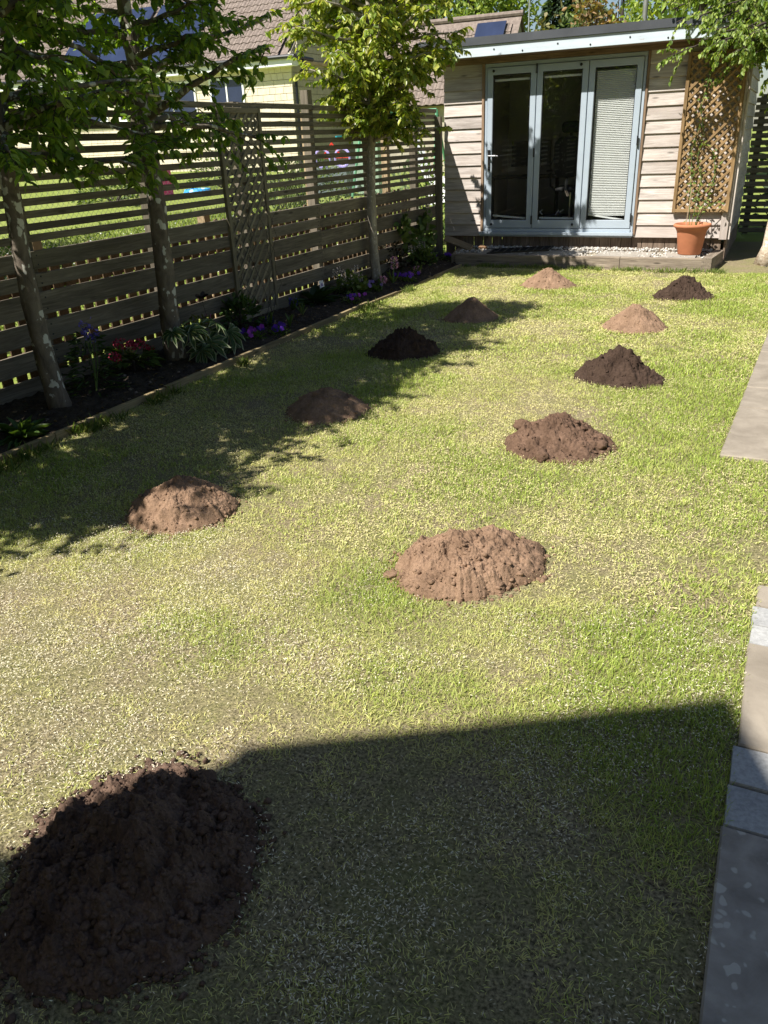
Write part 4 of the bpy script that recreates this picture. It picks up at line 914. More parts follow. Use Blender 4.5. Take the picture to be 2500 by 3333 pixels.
# ================================================================== HOUSES
def tile_mesh(w=.30,h=.40):
    xs_=np.linspace(0,w,7); pr=[0,.03,.042,.03,.0,.0,.012]; V=[];n=7
    for yy,dz in ((0,.03),(h,.0)):
        for x,p in zip(xs_,pr): V.append((x,yy,p+dz))
    for x,p in zip(xs_,pr): V.append((x,0,p+.03-.022))
    F=[(i,i+1,n+i+1,n+i) for i in range(n-1)]+[(2*n+i,2*n+i+1,i+1,i) for i in range(n-1)]
    me=bpy.data.meshes.new('roof_tile'); me.from_pydata(V,[],F); me.update(); me.materials.append(M_TILE); return me
TILE=tile_mesh()
def tiled(parent,o,u,v,nu,nv,focus=None,maxn=300,pw=.30,ph=.33,clip=None):
    """rows of roof tiles from o along u (eave) and v (up the slope); the ones nearest the focus are single tiles"""
    o=Vector(o);u=Vector(u).normalized();v=Vector(v).normalized();w=u.cross(v); pos=[]
    for j in range(nv):
        for i in range(nu):
            p=o+u*(i*pw)+v*(j*ph)
            if clip is None or clip(p): pos.append(p)
    if focus is not None: pos.sort(key=lambda p:(p-Vector(focus)).length)
    R=Matrix((u,v,w)).transposed().to_4x4(); pl_=wloc(parent)
    for p in pos[:maxn]:
        t=bpy.data.objects.new('roof_tile',TILE); COL.objects.link(t); t.parent=parent; t.matrix_basis=Matrix.Translation(p-pl_+w*random.uniform(0,.006))@R@Matrix.Rotation(random.gauss(0,.008),4,'Z')
    rest=pos[maxn:]
    if rest:
        bv=np.array([x.co for x in TILE.vertices]); bf=np.array([list(pp.vertices) for pp in TILE.polygons]); R3=np.array(R.to_3x3()); bw=bv@R3.T
        V=np.array([tuple(p) for p in rest])[:,None,:]+bw[None]; F=(np.arange(len(rest))[:,None,None]*len(bv)+bf[None]).reshape(-1,4)
        tag(link('roof_tiles',npmesh('roof_tiles',V.reshape(-1,3),F),M_TILE,parent),kind='stuff')
BLK={}
def blocks(parent,o,u,L,z0,z1,nrm,mat,focus=None,maxn=300,rh=.215,bl=.44,inside=None):
    """coursed stone blocks proud of the mortar wall behind them"""
    o=Vector(o);u=Vector(u).normalized();nr=Vector(nrm); items=[]; z=z0;row=0
    while z<z1-.05:
        a=-random.uniform(0,bl)
        while a<L:
            w=bl*random.choice([.55,.75,1,1,1.15]); a0=max(a,0);a1=min(a+w,L)
            if a1-a0>.06:
                c=o+u*((a0+a1)/2)+Vector((0,0,z+rh/2))
                if inside is None or inside(c): items.append((c,a1-a0-.014,min(rh,z1-z)-.014))
            a+=w
        z+=rh;row+=1
    if focus is not None: items.sort(key=lambda t:(t[0]-Vector(focus)).length)
    for (c,w,h) in items[:maxn]: board('stone_block',mat,parent,c-u*(round(w,2)/2),c+u*(round(w,2)/2),round(h,3),.05,nr)
    mb=MB()
    for (c,w,h) in items[maxn:]:
        uu=u*(w/2);zz=Vector((0,0,h/2));nn=nr*.025; mb.add([c-uu-zz+nn,c+uu-zz+nn,c+uu+zz+nn,c-uu+zz+nn,c-uu-zz-nn,c+uu-zz-nn,c+uu+zz-nn,c-uu+zz-nn],[(0,1,2,3),(0,4,5,1),(1,5,6,2),(2,6,7,3),(3,7,4,0)])
    if mb.f: tag(mb.build('stone_blocks',mat,parent),kind='stuff')
HY=27.0; C0=onY(952,250,HY); HX=C0[0]; ez=onY(960,175,HY)[2]; gz0=ground_z(HX)
hs=empty('stone_bungalow',(HX,HY,gz0),'cream stone house with brown tiled roof and solar panels beyond the fence','house')
wd=17.0; dp=9.0; rp=math.tan(math.radians(42)); rz=ez+dp/2*rp
wl=MB().box((HX-wd,HY,gz0-.3),(HX-.03,HY+dp,ez)).build('wall',M_MORTAR,hs)
GX=HX+.0
ga=MB().add([(HX-.06,HY,ez-.01),(HX-.06,HY+dp,ez-.01),(HX-.06,HY+dp/2,rz),(HX-.3,HY,ez-.01),(HX-.3,HY+dp,ez-.01),(HX-.3,HY+dp/2,rz)],[(0,1,2),(5,4,3),(0,2,5,3),(2,1,4,5),(1,0,3,4)]).build('gable_wall',M_MORTAR,hs)
blocks(wl,(HX-wd,HY-.02,0),(1,0,0),wd,gz0,ez,(0,-1,0),M_BLOCK,(HX-1,HY,2.6),300)
blocks(ga,(HX-.02,HY,0),(0,1,0),dp,gz0,rz,(1,0,0),M_BLOCKG,(HX,HY+2,4.4),300,inside=lambda c:c.z<ez or c.z<ez+min(c.y-HY,HY+dp-c.y)*rp-.12)
rf=MB().add([(HX-wd-.3,HY-.35,ez-.22),(HX-.10,HY-.35,ez-.22),(HX-.10,HY+dp/2,rz+.09),(HX-wd-.3,HY+dp/2,rz+.09),(HX-.10,HY+dp+.3,ez-.22),(HX-wd-.3,HY+dp+.3,ez-.22)],[(0,1,2,3),(3,2,4,5)]).build('roof',M_TILE,hs)
tiled(rf,(HX-wd-.2,HY-.38,ez-.18),(1,0,0),(0,dp/2+.35,rz-ez+.31),56,21,(HX-1.2,HY+.8,ez+1),300)
fs=MB().box((HX-wd-.3,HY-.40,ez-.36),(HX+.25,HY-.37,ez-.10)).build('fascia',M_WHITE,hs)
MB().box((HX-wd-.3,HY-.369,ez-.37),(HX+.25,HY+.0,ez-.345)).build('soffit',M_WHITE,hs); MB().box((HX+.0,HY-.37,ez-.344),(HX+.25,HY+.1,ez-.10)).build('box_end',M_WHITE,hs)
MB().tube([(HX-wd-.3,HY-.46,ez-.10),(HX+.42,HY-.46,ez-.10)],.065,8).build('gutter',M_GUTTER,hs); 
gt=MB().tube([(HX+.33,HY-.46,ez-.10),(HX+.33,HY+.9,ez-.14)],.065,8).build('gutter',M_GUTTER,hs)
MB().tube([(HX+.34,HY+.2,ez-.18),(HX+.34,HY+.18,ez-.45),(HX+.10,HY+.06,ez-.75),(HX+.09,HY+.06,gz0)],.05,8).build('downpipe',M_GUTTER,hs)
board('eave_trim',M_LOG,hs,(HX+.05,HY+.3,ez-.2),(HX+.05,HY+7,ez-.2),.10,.06,(1,0,0))
su=Vector((1,0,0)); sv=Vector((0,dp/2+.35,rz-ez+.31)).normalized(); sw_=su.cross(sv)
for i,(px0,px1) in enumerate(((210,440),(455,640))):
    a=onY(px0,225,HY+.3)[0]; b=onY(px1,225,HY+.3)[0]
    for k in range(2):
        for j in range(2):
            x0=a+(b-a)*j/2; x1=a+(b-a)*(j+1)/2-.03; o0=Vector((0,HY-.38,ez-.18))+sw_*.14+sv*(.35+1.62*k)
            pts=[Vector((x0,0,0))+o0,Vector((x1,0,0))+o0,Vector((x1,0,0))+o0+sv*1.58,Vector((x0,0,0))+o0+sv*1.58]
            MB().add([tuple(p) for p in pts]+[tuple(p-sw_*.04) for p in pts],[(0,1,2,3),(0,4,5,1),(1,5,6,2),(2,6,7,3),(3,7,4,0)]).build('solar_panel',M_SOLAR,rf)
def window(parent,c,w,h,nrm='y'):
    x,y,z=c; fr=MB()
    for a,b in (((x-w/2,y-.05,z-h/2),(x-w/2+.07,y+.02,z+h/2)),((x+w/2-.07,y-.05,z-h/2),(x+w/2,y+.02,z+h/2)),((x-w/2+.071,y-.05,z-h/2),(x+w/2-.071,y+.02,z-h/2+.07)),((x-w/2+.071,y-.05,z+h/2-.07),(x+w/2-.071,y+.02,z+h/2)),((x-.03,y-.05,z-h/2+.071),(x+.03,y+.02,z+h/2-.071))): fr.box(a,b)
    f=fr.build('window',M_WHITE,parent); MB().box((x-w/2+.05,y-.03,z-h/2+.05),(x+w/2-.05,y-.02,z+h/2-.05)).build('pane',M_SOLAR,f); MB().box((x-w/2-.08,y-.12,z-h/2-.08),(x+w/2+.08,y-.03,z-h/2-.005)).build('sill',M_WHITE,f)
for px,wv in ((740,1.5),(560,2.2),(430,1.6),(270,2.2)):
    c=onY(px,300,HY-.05); window(hs,(c[0],HY-.05,ez-1.15),wv,1.2)
# second house: only its roof shows above the cabin
R1=onY(1700,42,33); R0=onY(1500,66,33)
h2=empty('tiled_house',(R1[0],33,0),'house whose brown tiled roof rises behind the flat roofed cabin','house')
ri=R1[2]; hx1=R1[0]; hx0=hx1-7.5; ev=ri-2.6
MB().add([(hx0,31,0),(hx1-.1,31,0),(hx1-.1,35,0),(hx0,35,0),(hx0,31,ev),(hx1-.1,31,ev),(hx1-.1,35,ev),(hx0,35,ev),(hx1-.1,33,ri-.15),(hx0,33,ri-.15)],[(0,1,5,4),(1,2,6,8,5),(2,3,7,6),(3,0,4,9,7)]).build('wall',M_BLOCKG,h2)
r2=MB().add([(hx0,30.7,ev-.35),(hx1,30.7,ev-.35),(hx1,33,ri-.06),(hx0,33,ri-.06),(hx1,35.3,ev-.35),(hx0,35.3,ev-.35)],[(0,1,2,3),(3,2,4,5)]).build('roof',M_TILE,h2)
tiled(r2,(hx0+.02,30.65,ev-.33),(1,0,0),(0,2.35,ri-ev+.3),24,10,(hx1-1.5,32.5,ri),260)
MB().tube([(hx0,33,ri+.0),(hx1+.05,33,ri+.0)],.10,8).build('ridge',M_TILE,r2)
a=onY(1545,75,32.3); b=onY(1640,68,32.3); sv2=Vector((0,2.35,ri-ev+.3)).normalized(); sw2=Vector((1,0,0)).cross(sv2); o0=Vector((0,30.65,ev-.33))+sw2*.16+sv2*2.0
pts=[Vector((a[0],0,0))+o0,Vector((b[0],0,0))+o0,Vector((b[0],0,0))+o0+sv2*1.35,Vector((a[0],0,0))+o0+sv2*1.35]
MB().add([tuple(p) for p in pts]+[tuple(p-sw2*.05) for p in pts],[(0,1,2,3),(0,4,5,1),(1,5,6,2),(2,6,7,3),(3,7,4,0)]).build('solar_panel',M_SOLAR,r2)
# own house behind the camera: its steep gable and eave throw the shadow on the near lawn
own=empty('stone_house',(-1,-2.2,0),'stone house with steep gabled dormer at the near end of the garden','house')
EZ=4.41; EY=-2.0
MB().box((-9,-8,0),(7,-2.35,EZ-.1)).build('wall',M_BLOCK,own)
MB().add([(-9.3,EY,EZ),(7.3,EY,EZ),(7.3,-5.2,EZ+3.2*1.2),(-9.3,-5.2,EZ+3.2*1.2),(7.3,-8.4,EZ),(-9.3,-8.4,EZ)],[(0,1,2,3),(3,2,4,5)]).build('roof',M_TILE,own)
DYv=-1.98; ex0,ez0,ax,az_=-3.33,5.24,-2.52,6.43; ex1=2*ax-ex0
MB().add([(ex0+.02,DYv-.02,EZ-.4),(ex1-.02,DYv-.02,EZ-.4),(ex1-.02,DYv-.02,ez0),(ax,DYv-.02,az_-.03),(ex0+.02,DYv-.02,ez0),(ex0+.02,-4.4,EZ-.4),(ex1-.02,-4.4,EZ-.4),(ex1-.02,-4.4,ez0),(ax,-4.4,az_-.03),(ex0+.02,-4.4,ez0)],[(0,1,2,3,4),(1,6,7,2),(5,0,4,9),(6,5,9,8,7)]).build('dormer_wall',M_BLOCK,own)
MB().add([(ex0,DYv,ez0),(ax,DYv,az_),(ax,-4.6,az_),(ex0,-4.6,ez0),(ex1,DYv,ez0),(ex1,-4.6,ez0)],[(0,1,2,3),(1,4,5,2)]).build('dormer_roof',M_TILE,own)
for (x,z) in ((-6,1.5),(-3,1.3),(1.5,1.3),(4.5,1.5)): window(own,(x,-2.40,z),1.4,1.3)

# ================================================================== NEIGHBOUR'S THINGS seen through the slats
def npos(px,Y): p=onY(px,400,Y); return (p[0],Y,ground_z(p[0]))
def simple(name,label,cat,parts,loc,group=None):
    r=empty(name,loc,label,cat,group)
    for nm,mb,mat in parts: mb.build(nm,mat,r)
    return r
p=npos(1110,22); x,y,z=p
simple('storage_box','pale blue grey garden storage box behind the fence','storage box',[('body',MB().box((x-.75,y-.3,z),(x+.75,y+.4,z+.55)),plain('grey_blue_plastic',(.30,.38,.42),.5)),('lid',MB().box((x-.78,y-.33,z+.552),(x+.78,y+.43,z+.62)),M_ALU)],p)
p=npos(1205,21); x,y,z=p
simple('green_bin','pale green upright bin behind the pear trunk','bin',[('body',MB().box((x-.33,y-.3,z),(x+.33,y+.3,z+1.25)),plain('pale_green_plastic',(.30,.42,.30),.5)),('lid',MB().box((x-.36,y-.34,z+1.252),(x+.36,y+.34,z+1.33)),plain('green_lid',(.2,.33,.2),.5))],p)
p=npos(1075,20); x,y,z=p; sc=empty('toy_scooter',p,'child bicycle with purple wheels behind the fence','bicycle')
for dx in (-.3,.3):
    mb=MB(); mb.tube([(x+dx+.22*math.cos(a),y,z+.9+.22*math.sin(a)) for a in np.linspace(0,6.283,17)],.035,6,False); w=mb.build('wheel',plain('lilac_plastic',(.42,.36,.75),.5),sc); MB().tube([(x+dx-.22,y,z+.9),(x+dx+.22,y,z+.9)],.012,4).build('spoke',M_RED,w)
MB().tube([(x-.3,y,z+.9),(x,y,z+1.25),(x+.3,y,z+.9)],.03,6).build('frame',M_RED,sc); MB().tube([(x+.25,y-.2,z+1.4),(x+.25,y+.2,z+1.4)],.02,6).build('handlebar',plain('teal_plastic',(.02,.35,.45),.5),sc); MB().box((x-.5,y-.2,z),(x+.5,y+.2,z+.66)).build('stand',plain('dark_grey_box',(.12,.15,.16),.6),sc)  # the stand is a plain dark grey box under the wheels
p=npos(492,17); x,y,z=p; simple('pink_box','bright pink toy box in the neighbouring garden','toy box',[('body',MB().box((x-.22,y-.2,z),(x+.22,y+.2,z+.62)),plain('hot_pink_plastic',(.75,.05,.25),.5)),('lid',MB().box((x-.24,y-.22,z+.622),(x+.24,y+.22,z+.68)),plain('pink_lid',(.85,.2,.4),.5))],p)
p=npos(615,18); x,y,z=p; simple('paddling_pool','bright blue paddling pool in the neighbouring garden','paddling pool',[('rim',MB().lathe([(.32,.0),(.37,.06),(.32,.14),(.27,.06),(.32,0)],20,(x,y,z)),plain('sky_blue_plastic',(.04,.35,.75),.4)),('base',MB().lathe([(.001,.03),(.28,.03)],20,(x,y,z)),plain('pool_base',(.1,.45,.8),.4))],p)
p=npos(1405,15); x,y,z=p; wc=empty('garden_chair',p,'white plastic garden chair behind the fence near the cabin','chair')
MB().box((x-.22,y-.22,z+.42),(x+.22,y+.22,z+.45)).build('seat',M_WHITE,wc); MB().box((x-.22,y+.18,z+.451),(x+.22,y+.22,z+.9)).build('backrest',M_WHITE,wc)
for dx in (-.19,.19):
    for dy in (-.19,.19): MB().tube([(x+dx,y+dy,z),(x+dx,y+dy,z+.42)],.02,6).build('leg',M_WHITE,wc)
p=npos(1300,18); x,y,z=p; sw=empty('swing_frame',p,'green metal play frame with pale slide behind the pear tree','play frame')
gm=plain('green_metal',(.10,.30,.16),.5)
for dx in (-.9,.9):
    for dy in (-.6,.6): MB().tube([(x+dx*1.15,y+dy,z),(x+dx,y,z+2.0)],.03,6).build('leg',gm,sw)
MB().tube([(x-.9,y,z+2.0),(x+.9,y,z+2.0)],.035,6).build('crossbar',gm,sw); board('slide',M_WHITE,sw,(x+.1,y-.1,z+1.9),(x+1.5,y-1.2,z+.2),.4,.03,(0.5,0,1))
def bush(name,label,c,r,h,cset,n=500,leaf=(.05,.09),mat=None,group=None,cat='shrub',up=.3):
    root=empty(name,c,label,cat,group); d=rdir(n,.3); d[:,2]=np.abs(d[:,2]); rr=U(.35,1,n)[:,None]**.6
    P=np.array(c)+d*rr*np.array([r,r,h]); st_=MB()
    for k in range(9):
        e=P[k*(n//9)]; st_.tube([tuple(c),tuple((np.array(c)*.6+e*.4)+np.array([0,0,h*.15])),tuple(e)],[.008*max(1,r/.3),.006*max(1,r/.3),.003],4,False)
    st_.build('stems',M_TWIG,root)
    foliage('leaves',P,d+rng.normal(0,.5,(n,3))+np.array([0,0,-.1]),rdir(n,1.2),U(leaf[0],leaf[1],n),U(leaf[0]*.5,leaf[1]*.6,n),cset,mat or M_LEAFX,root,.2,.15,'stuff'); return root
for px,Y,r,h,l in ((905,13,.55,1.25,'yellow green shrub growing behind the fence near the trellis'),(1000,17,.9,1.1,'broad leafy shrub in front of the stone bungalow'),(1380,13.2,.7,1.5,'dense green shrub behind the fence end'),(330,15,.9,.8,'dark low shrub against the neighbouring house'),(700,20,1.0,1.0,'round green shrub in the neighbouring garden')):
    bush('garden_shrub',l,npos(px,Y),r,h,[(.12,.18,.04),(.18,.24,.06),(.08,.13,.03)],900,(.07,.13),group='shrubs behind the fence')

bush('added_hedge','tall dark green hedge added behind the back fence to darken the gap right of the cabin',(1.6,16.2,0),2.4,3.6,[(.05,.085,.025),(.075,.12,.035),(.035,.06,.018)],3200,(.10,.18),cat='hedge')  # hedge added so the gap beside the cabin reads dark
# ================================================================== PLANTS IN THE BED
def bedpt(px,py): p=onZ(px,py,.03); return (float(p[0]),float(p[1]),float(bed_z(p[0],p[1])) if p[0]<-3.86 else .01)
GD=[(.035,.065,.015),(.05,.09,.02),(.07,.115,.03)]; GM=[(.07,.12,.025),(.10,.16,.035),(.14,.19,.05)]
def rosette(name,label,c,n,L,Wd,cset,cat='plant',el=(.3,1.1),fold=.2,droop=.35,parts=False,group=None):
    root=empty(name,c,label,cat,group); az=np.arange(n)*2.4+U(-.3,.3,n); e=U(el[0],el[1],n)
    D=np.stack([np.cos(az)*np.cos(e),np.sin(az)*np.cos(e),np.sin(e)],1); Ls=U(L[0],L[1],n); Ws=U(Wd[0],Wd[1],n)
    if parts:
        for k in range(n):
            V,F=leaves(np.array([c])+D[k:k+1]*.03,D[k:k+1],np.array([[0,0,1.]]),Ls[k],Ws[k],fold,droop); link('leaf',npmesh('leaf',V,F,leafcols(1,cset)),M_LEAFX,root)
    else: foliage('leaves',np.array(c)+D*.01,D,np.tile([0,0,1.],(n,1)),Ls,Ws,cset,M_LEAFX,root,.2,droop,fold=fold)
    return root
c=bedpt(75,1430)
r=rosette('green_perennial','leafy green perennial clump at the foot of the first hornbeam',c,60,(.10,.20),(.035,.06),[(.05,.10,.02),(.08,.14,.035),(.10,.16,.05)],el=(.2,1.3))
# blue aquilegia
c=bedpt(315,1275); r=empty('blue_flower_plant',c,'tall ferny plant with violet blue flowers between hornbeam and hydrangea','flower')
tops=[onX(285,1060,c[0]),onX(278,1090,c[0]),onX(308,1095,c[0])]
mb=MB()
for t in tops: mb.tube([c,((c[0]+t[0])/2+.02,(c[1]+t[1])/2,(c[2]+t[2])/2),tuple(t)],[.005,.004,.003],5)
mb.build('stems',M_STEM,r)
for t in tops:
    n=26; P=np.array(t)+rng.normal(0,.018,(n,3)); foliage('flower_head',P,rdir(n),rdir(n),U(.02,.034,n),U(.014,.024,n),[(.16,.13,.50),(.22,.18,.60),(.10,.08,.38)],M_PETAL,r)
n=320; h_=U(0,.42,n); a=U(0,6.28,n); q=.05+.16*(1-h_/.5)*U(.2,1,n); P=np.stack([c[0]+q*np.cos(a),c[1]+q*np.sin(a),c[2]+h_],1); foliage('leaves',P,np.stack([np.cos(a),np.sin(a),U(-.4,.5,n)],1),rdir(n,1.5),U(.04,.08,n),U(.010,.02,n),GD,M_LEAFX,r,kind='stuff')
# red hydrangea
c=bedpt(440,1215); r=empty('red_hydrangea','' or c,'red flowered hydrangea bush with broad leaves between the two hornbeams','hydrangea')
MB().tube([c,(c[0],c[1],c[2]+.15)],.012,6).build('stem',M_TWIG,r)
n=46; az=np.arange(n)*2.4; e=U(-.1,.9,n); D=np.stack([np.cos(az)*np.cos(e),np.sin(az)*np.cos(e),np.sin(e)],1); P=np.array(c)+np.array([0,0,.08])+D*U(.03,.14,n)[:,None]
for k in range(n):
    V,F=leaves(P[k:k+1],D[k:k+1],np.array([[D[k,0]*.3,D[k,1]*.3,1.]]),U(.09,.14),U(.055,.085),.12,.3); link('leaf',npmesh('leaf',V,F,leafcols(1,GM)),M_LEAFX,r)
for (px,py) in ((375,1165),(392,1120),(425,1125),(450,1120),(485,1140),(418,1140)):
    t=onX(px,py,c[0]+.03); n=44; d=rdir(n,.3); P=np.array(t)+d*np.array([.042,.042,.032]); cs=[(.42,.035,.075),(.52,.07,.13),(.30,.025,.05)] if px not in (418,) else [(.20,.19,.06),(.3,.2,.1)]
    foliage('flower_head',P,rdir(n)*.8+d*.2,d,U(.018,.028,n),U(.016,.024,n),cs,M_PETAL,r)
    MB().tube([(c[0],c[1],c[2]+.12),tuple(t-np.array([0,0,.02]))],.004,5).build('stalk',M_STEM,r)
# variegated fatsia: each leaf a part with pale margin blades
c=bedpt(690,1150); r=empty('variegated_fatsia',c,'fatsia with large cream edged hand shaped leaves beside the second hornbeam','fatsia')
for (px,py,s,nx,ny) in ((676,1118,.175,.55,-.5),(742,1085,.17,.8,-.2),(745,1140,.15,.85,-.3),(615,1085,.14,.3,-.5),(640,1075,.12,.3,.2),(700,1060,.13,.4,.4),(560,1090,.10,.2,-.5),(655,1145,.12,.6,-.6)):
    s*=1.3; t=Vector(onX(px,py-8,c[0]+.12)); nrm=Vector((nx,ny,.75)).normalized(); down=(Vector((.5,-.35,-.75))-nrm*Vector((.5,-.35,-.75)).dot(nrm)).normalized(); side=nrm.cross(down)
    MB().tube([c,((c[0]+t.x)/2,(c[1]+t.y)/2,max(c[2],t.z)+.03),tuple(t)],.005,5).build('leaf_stalk',M_STEM,r)
    V=[];F=[];cols=[];
    for k,ang in enumerate(np.linspace(-2.3,2.3,9)):
        d=(down*math.cos(ang)+side*math.sin(ang)).normalized(); q=nrm.cross(d); L=s*(1.0-.30*abs(ang)/2.3)
        for (wf,col,off) in ((.125,(.42,.46,.30),0),(.080,(.07,.125,.04),.0025)):
            b0=len(V); 
            for (aa,ww,hh) in ((.0,.02,0),(.3,.55,.008),(.62,1.0,.0),(1.0 if wf>.12 else .92,.0,-.045),(.62,-1.0,.0),(.3,-.55,.008)):
                V.append(tuple(t+d*L*aa+q*s*wf*ww+nrm*(hh+off))); cols.append(col)
            F+= [(b0,b0+1,b0+2,b0+3),(b0,b0+3,b0+4,b0+5)]
    link('leaf',npmesh('leaf',V,F,np.array(cols)),M_LEAFX,r)
# maple seedling
c=bedpt(655,1125); r=empty('acer_sapling',c,'small yellow green maple sapling behind the variegated fatsia','sapling'); t=onX(645,1055,c[0])
MB().tube([c,tuple(t)],.005,5).build('stem',M_TWIG,r); n=60; P=np.array(t)+rng.normal(0,.05,(n,3))*np.array([1,1.3,.8]); foliage('leaves',P,rdir(n,-.8),rdir(n,1),U(.05,.08,n),U(.014,.022,n),[(.16,.17,.035),(.12,.15,.03)],M_LEAFX,r)
# butterfly ornaments
def butterfly(name,label,px,py,basepx,X,s,col,openang,yaw,bodycol):
    t=Vector(onX(px,py,X)); b=bedpt(*basepx); r=empty(name,b,label,'ornament'); 
    MB().tube([b,tuple(t)],.0022,5).build('stake',M_BLACK,r); MB().tube([tuple(t+Vector((0,-.5*s*.3,0))),tuple(t+Vector((0,.3*s*.3,.02)))],.006,6).build('body',bodycol,r)
    for sg in (-1,1):
        R=Matrix.Rotation(yaw,3,'Z')@Matrix.Rotation(sg*openang,3,'X'); V=[];F=[]
        for poly in ([(0,.01),(.25,.12),(.55,.55),(.62,.95),(.40,1.05),(.12,.75),(-.02,.3)],[(0,.0),(-.03,.3),(-.02,.62),(-.28,.72),(-.50,.5),(-.42,.25),(-.15,.05)]):
            b0=len(V); 
            for off in (0,.0025):
                for (u,v) in poly: V.append(tuple(t+R@Vector((u*s,sg*v*s,off))))
            k=len(poly); F+=[tuple(b0+i for i in range(k)),tuple(b0+2*k-1-i for i in range(k))]+[(b0+i,b0+(i+1)%k,b0+k+(i+1)%k,b0+k+i) for i in range(k)]
        MB().add(V,F).build('wing',col,r)
    return r
butterfly('butterfly_stake','black metal butterfly on a thin stake by the second hornbeam',655,972,(700,1110),-4.40,.085,plain('black_red_wing',(.02,.006,.006),.5),.55,.9,M_BLACK)
butterfly('butterfly_stake','pink butterfly ornament above the variegated fatsia',682,1050,(690,1120),-4.32,.07,plain('pink_wing',(.45,.06,.22),.5),1.25,2.3,M_BLACK)
# green shrub by the trellis foot
bush('green_shrub','glossy green shrub at the foot of the fence trellis',bedpt(790,1065),.20,.30,[(.045,.085,.02),(.07,.125,.03),(.09,.15,.04)],240,(.05,.09))
def pansies(label,px,py,cols,n=9,r0=.12):
    c=bedpt(px,py); r=empty('pansy_clump',c,label,'pansies'); m_=130; d=rdir(m_,.6); d[:,2]=np.abs(d[:,2]); P=np.array(c)+d*np.array([r0,r0,.07])*U(.3,1,m_)[:,None]
    foliage('leaves',P,d,rdir(m_,1.5),U(.02,.04,m_),U(.012,.022,m_),GM,M_LEAFX,r)
    for k in range(n):
        t=np.array(c)+np.array([random.gauss(0,r0*.55),random.gauss(0,r0*.55),random.uniform(.06,.10)]); fd=unit(np.array([[.7,-.6,.5]])+rng.normal(0,.25,(1,3)))[0]; m2=5; a=np.arange(5)*1.2566
        s1=unit(np.cross(fd,[0,0,1.])[None])[0]; s2=np.cross(s1,fd); D=np.outer(np.cos(a),s1)+np.outer(np.sin(a),s2); cc=random.choice(cols)
        foliage('flower',np.tile(t,(5,1)),D,np.tile(fd,(5,1)),.026,.026,[cc,tuple(.75*q for q in cc)],M_PETAL,r,.1,.05,fold=.05)
VI=[(.13,.03,.42),(.20,.05,.55),(.10,.03,.36)]; MGc=[(.45,.08,.55),(.35,.05,.5)]
pansies('purple and magenta pansies in front of the glossy shrub',828,1105,VI+MGc,11,.11); pansies('violet pansies with small leaves opposite the trellis',905,1090,VI,8,.12); pansies('bright purple pansies in front of the hosta and foamflower',1145,985,VI+MGc,7,.10); pansies('deep violet pansies beside the pink hyacinths',1325,915,VI,14,.12); pansies('small violet pansies near the cabin end of the bed',1450,850,VI,10,.12); pansies('tiny mauve pansies at the pear trunk',1215,950,[(.3,.2,.5)],6,.10)
def hyacinth(label,px,py,tx,ty,cset,hl=.16):
    c=bedpt(px,py); r=empty('hyacinth',c,label,'hyacinth'); t=onX(tx,ty,c[0]); t=np.array(t)
    MB().tube([c,tuple(t)],[.008,.006],6).build('stem',M_STEM,r)
    n=6; az=U(0,6.28,n); e=U(1.0,1.4,n); D=np.stack([np.cos(az)*np.cos(e),np.sin(az)*np.cos(e),np.sin(e)],1); foliage('leaves',np.tile(c,(n,1)),D,rdir(n),U(.12,.2,n),.022,GM,M_LEAFX,r)
    n=90; u=U(-1,.3,n); a=U(0,6.28,n); q=.030*np.sqrt(np.clip(1-((u+.35)/.75)**2,.1,1)); P=np.stack([t[0]+q*np.cos(a),t[1]+q*np.sin(a),t[2]+u*hl*.6],1)
    foliage('flower_head',P,np.stack([np.cos(a),np.sin(a),U(-.5,.6,n)],1),rdir(n),U(.018,.03,n),U(.010,.016,n),cset,M_PETAL,r)
PK=[(.68,.36,.55),(.78,.5,.66),(.6,.28,.46)]; BL=[(.10,.10,.38),(.14,.13,.48)]
hyacinth('tall pale pink hyacinth beside the dark shrub',1279,925,1283,845,PK,.17); hyacinth('short pink hyacinth at the bed edge near the cabin',1356,900,1357,873,PK,.12); hyacinth('half opened pale hyacinth at the pear trunk foot',1241,945,1246,905,PK,.10); hyacinth('blue hyacinth in front of the fence boards',955,1015,954,975,BL,.11); hyacinth('faded dark blue hyacinth beside the trellis foot',875,1065,874,1035,[(.06,.06,.16)],.10)
for px,py,l in ((985,1030,'short green bulb leaves beside the blue hyacinth'),(945,1065,'pale green bulb shoot at the front of the bed')):
    rosette('bulb_shoot',l,bedpt(px,py),7,(.10,.16),(.018,.028),[(.10,.16,.04),(.2,.24,.09)],'bulb shoot',(1.0,1.45),.1,.1)
rosette('hosta','dark green hosta with broad arching leaves below the fence',bedpt(1025,990),20,(.18,.30),(.09,.13),[(.03,.065,.025),(.045,.085,.03)],'hosta',(.15,1.0),.14,.30,True)
c=bedpt(1045,965); t=Vector(onX(1047,925,-4.42)); r=empty('plant_label',c,'white printed plant label standing behind the hosta','label'); MB().tube([c,tuple(t)],.003,4).build('stake',M_WHITE,r)
lm=plain('label_card',(.72,.74,.80),.5); board('card',lm,r,t-Vector((.0,.045,0)),t+Vector((.0,.045,0)),.075,.003,(1,-.3,.2)); board('printed_patch',plain('label_print',(.25,.2,.4),.5,var=.5,scale=60),r,t+Vector((.003,-.025,-.005)),t+Vector((.003,.02,-.005)),.03,.003,(1,-.3,.2))
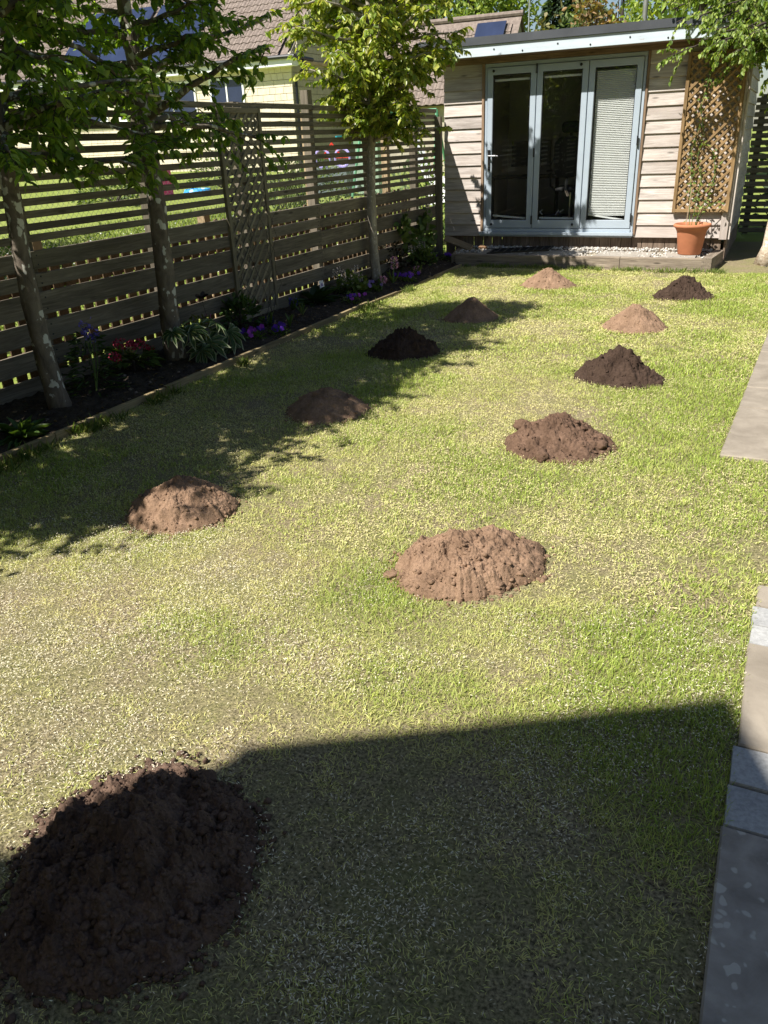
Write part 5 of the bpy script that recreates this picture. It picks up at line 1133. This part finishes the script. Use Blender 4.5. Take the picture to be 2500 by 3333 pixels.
def foamflower(label,px,py,spikes,r0,h0):
    c=bedpt(px,py); r=empty('foamflower',c,label,'flower'); n=260; d=rdir(n,.4); d[:,2]=np.abs(d[:,2]); P=np.array(c)+d*np.array([r0,r0,h0])*U(.35,1,n)[:,None]
    foliage('leaves',P,d+rng.normal(0,.4,(n,3)),rdir(n,1.2),U(.04,.08,n),U(.03,.055,n),GM+[(.16,.20,.06)],M_LEAFX,r,kind='stuff')
    for (sx,sy) in spikes:
        t=np.array(onX(sx,sy,c[0]+random.uniform(-.05,.06))); MB().tube([(c[0],c[1],c[2]+.05),tuple(t)],.003,4).build('flower_stem',M_STEM,r)
        n=46; u=U(0,1,n); a=U(0,6.28,n); q=.020*(1-u*.8)+.004; P=np.stack([t[0]+q*np.cos(a),t[1]+q*np.sin(a),t[2]-.04+u*.10],1)
        foliage('flower_spike',P,np.stack([np.cos(a),np.sin(a),U(-.2,.6,n)],1),rdir(n),U(.012,.020,n),U(.008,.014,n),[(.74,.66,.60),(.8,.75,.70),(.62,.5,.45)],M_PETAL,r)
foamflower('white foamflower clump with many small spikes beside the hosta',1145,955,[(1090,895),(1103,888),(1118,893),(1130,905),(1150,890),(1160,880),(1165,905),(1122,915),(1175,908),(1142,912)],.20,.24)
foamflower('white foamflower clump in sun near the cabin end of the bed',1375,860,[(1345,810),(1362,800),(1370,795),(1378,800),(1385,812),(1392,818),(1335,815),(1374,835),(1398,822),(1366,815)],.22,.24)
bush('dark_shrub','dark purple leaved shrub next to the pear trunk',bedpt(1275,880),.24,.36,[(.03,.028,.018),(.05,.045,.025),(.04,.02,.015)],420,(.03,.06))
bush('green_shrub','bright leaved shrub in the corner by the cabin',bedpt(1465,815),.28,.40,[(.09,.15,.035),(.14,.20,.05)],360,(.05,.09))
# climber on the fence
c=bedpt(1345,850); r=empty('fence_climber',c,'broad leaved climber scrambling up the fence boards near the cabin','climber'); mb=MB(); P=[]
for pth in ([(1345,850),(1340,790),(1315,740),(1305,715)],[(1350,850),(1365,780),(1370,730),(1380,690)],[(1350,845),(1385,790),(1400,760)]):
    q=[Vector(onX(a,b,-4.47)) for a,b in pth]; q[0]=Vector(c); mb.tube(q,.006,5)
    for i in range(len(q)-1):
        for k in range(34): P.append(tuple(q[i].lerp(q[i+1],random.random())+Vector((random.uniform(-.02,.08),random.gauss(0,.07),random.gauss(0,.05)))))
mb.build('stem',M_TWIG,r); n=len(P); foliage('leaves',np.array(P),rdir(n,-.7),rdir(n)+np.array([1.2,-.5,.4]),U(.07,.12,n),U(.05,.09,n),GM,M_LEAFX,r)
# bare stems wandering over the trellis
c=bedpt(890,1020); r=empty('bare_vine',c,'thin bare vine stems trailing over the fence trellis','vine'); mb=MB()
for k in range(5):
    p=Vector((-4.56,6.55+.45*random.random(),.04)); q=[p]
    for j in range(9): p=p+Vector((random.gauss(0,.012),random.gauss(0,.07),random.uniform(.05,.2))); p.x=max(p.x,-4.585); q.append(p.copy())
    mb.tube(q,.0022,4)
mb.build('stems',M_TWIG,r)
# debris on the bed: stones and leaf litter
n=420; x=U(-4.6,-3.88,n); y=U(1.8,11,n); P=np.stack([x,y,np.array(bed_z(x,y))+.006],1); g=np.array([.16,.13,.105])*U(.5,1.7,n)[:,None]
o=lumps('bed_stones',P,.005+.016*U(0,1,n)**3,M_PEB,None,'stuff',cols=g); tag(o,'small stones and clods lying on the flower bed','stones')
n=700; x=U(-4.6,-3.88,n); y=U(1.8,11.2,n); P=np.stack([x,y,np.array(bed_z(x,y))+.012],1); D=rdir(n); D[:,2]*=.15
o=foliage('leaf_litter',P,D,rdir(n,2),U(.02,.05,n),U(.006,.022,n),[(.14,.095,.055),(.09,.065,.04),(.24,.17,.10)],M_LEAFX,None,kind='stuff'); tag(o,'dry leaf litter and twigs on the flower bed','leaf litter')
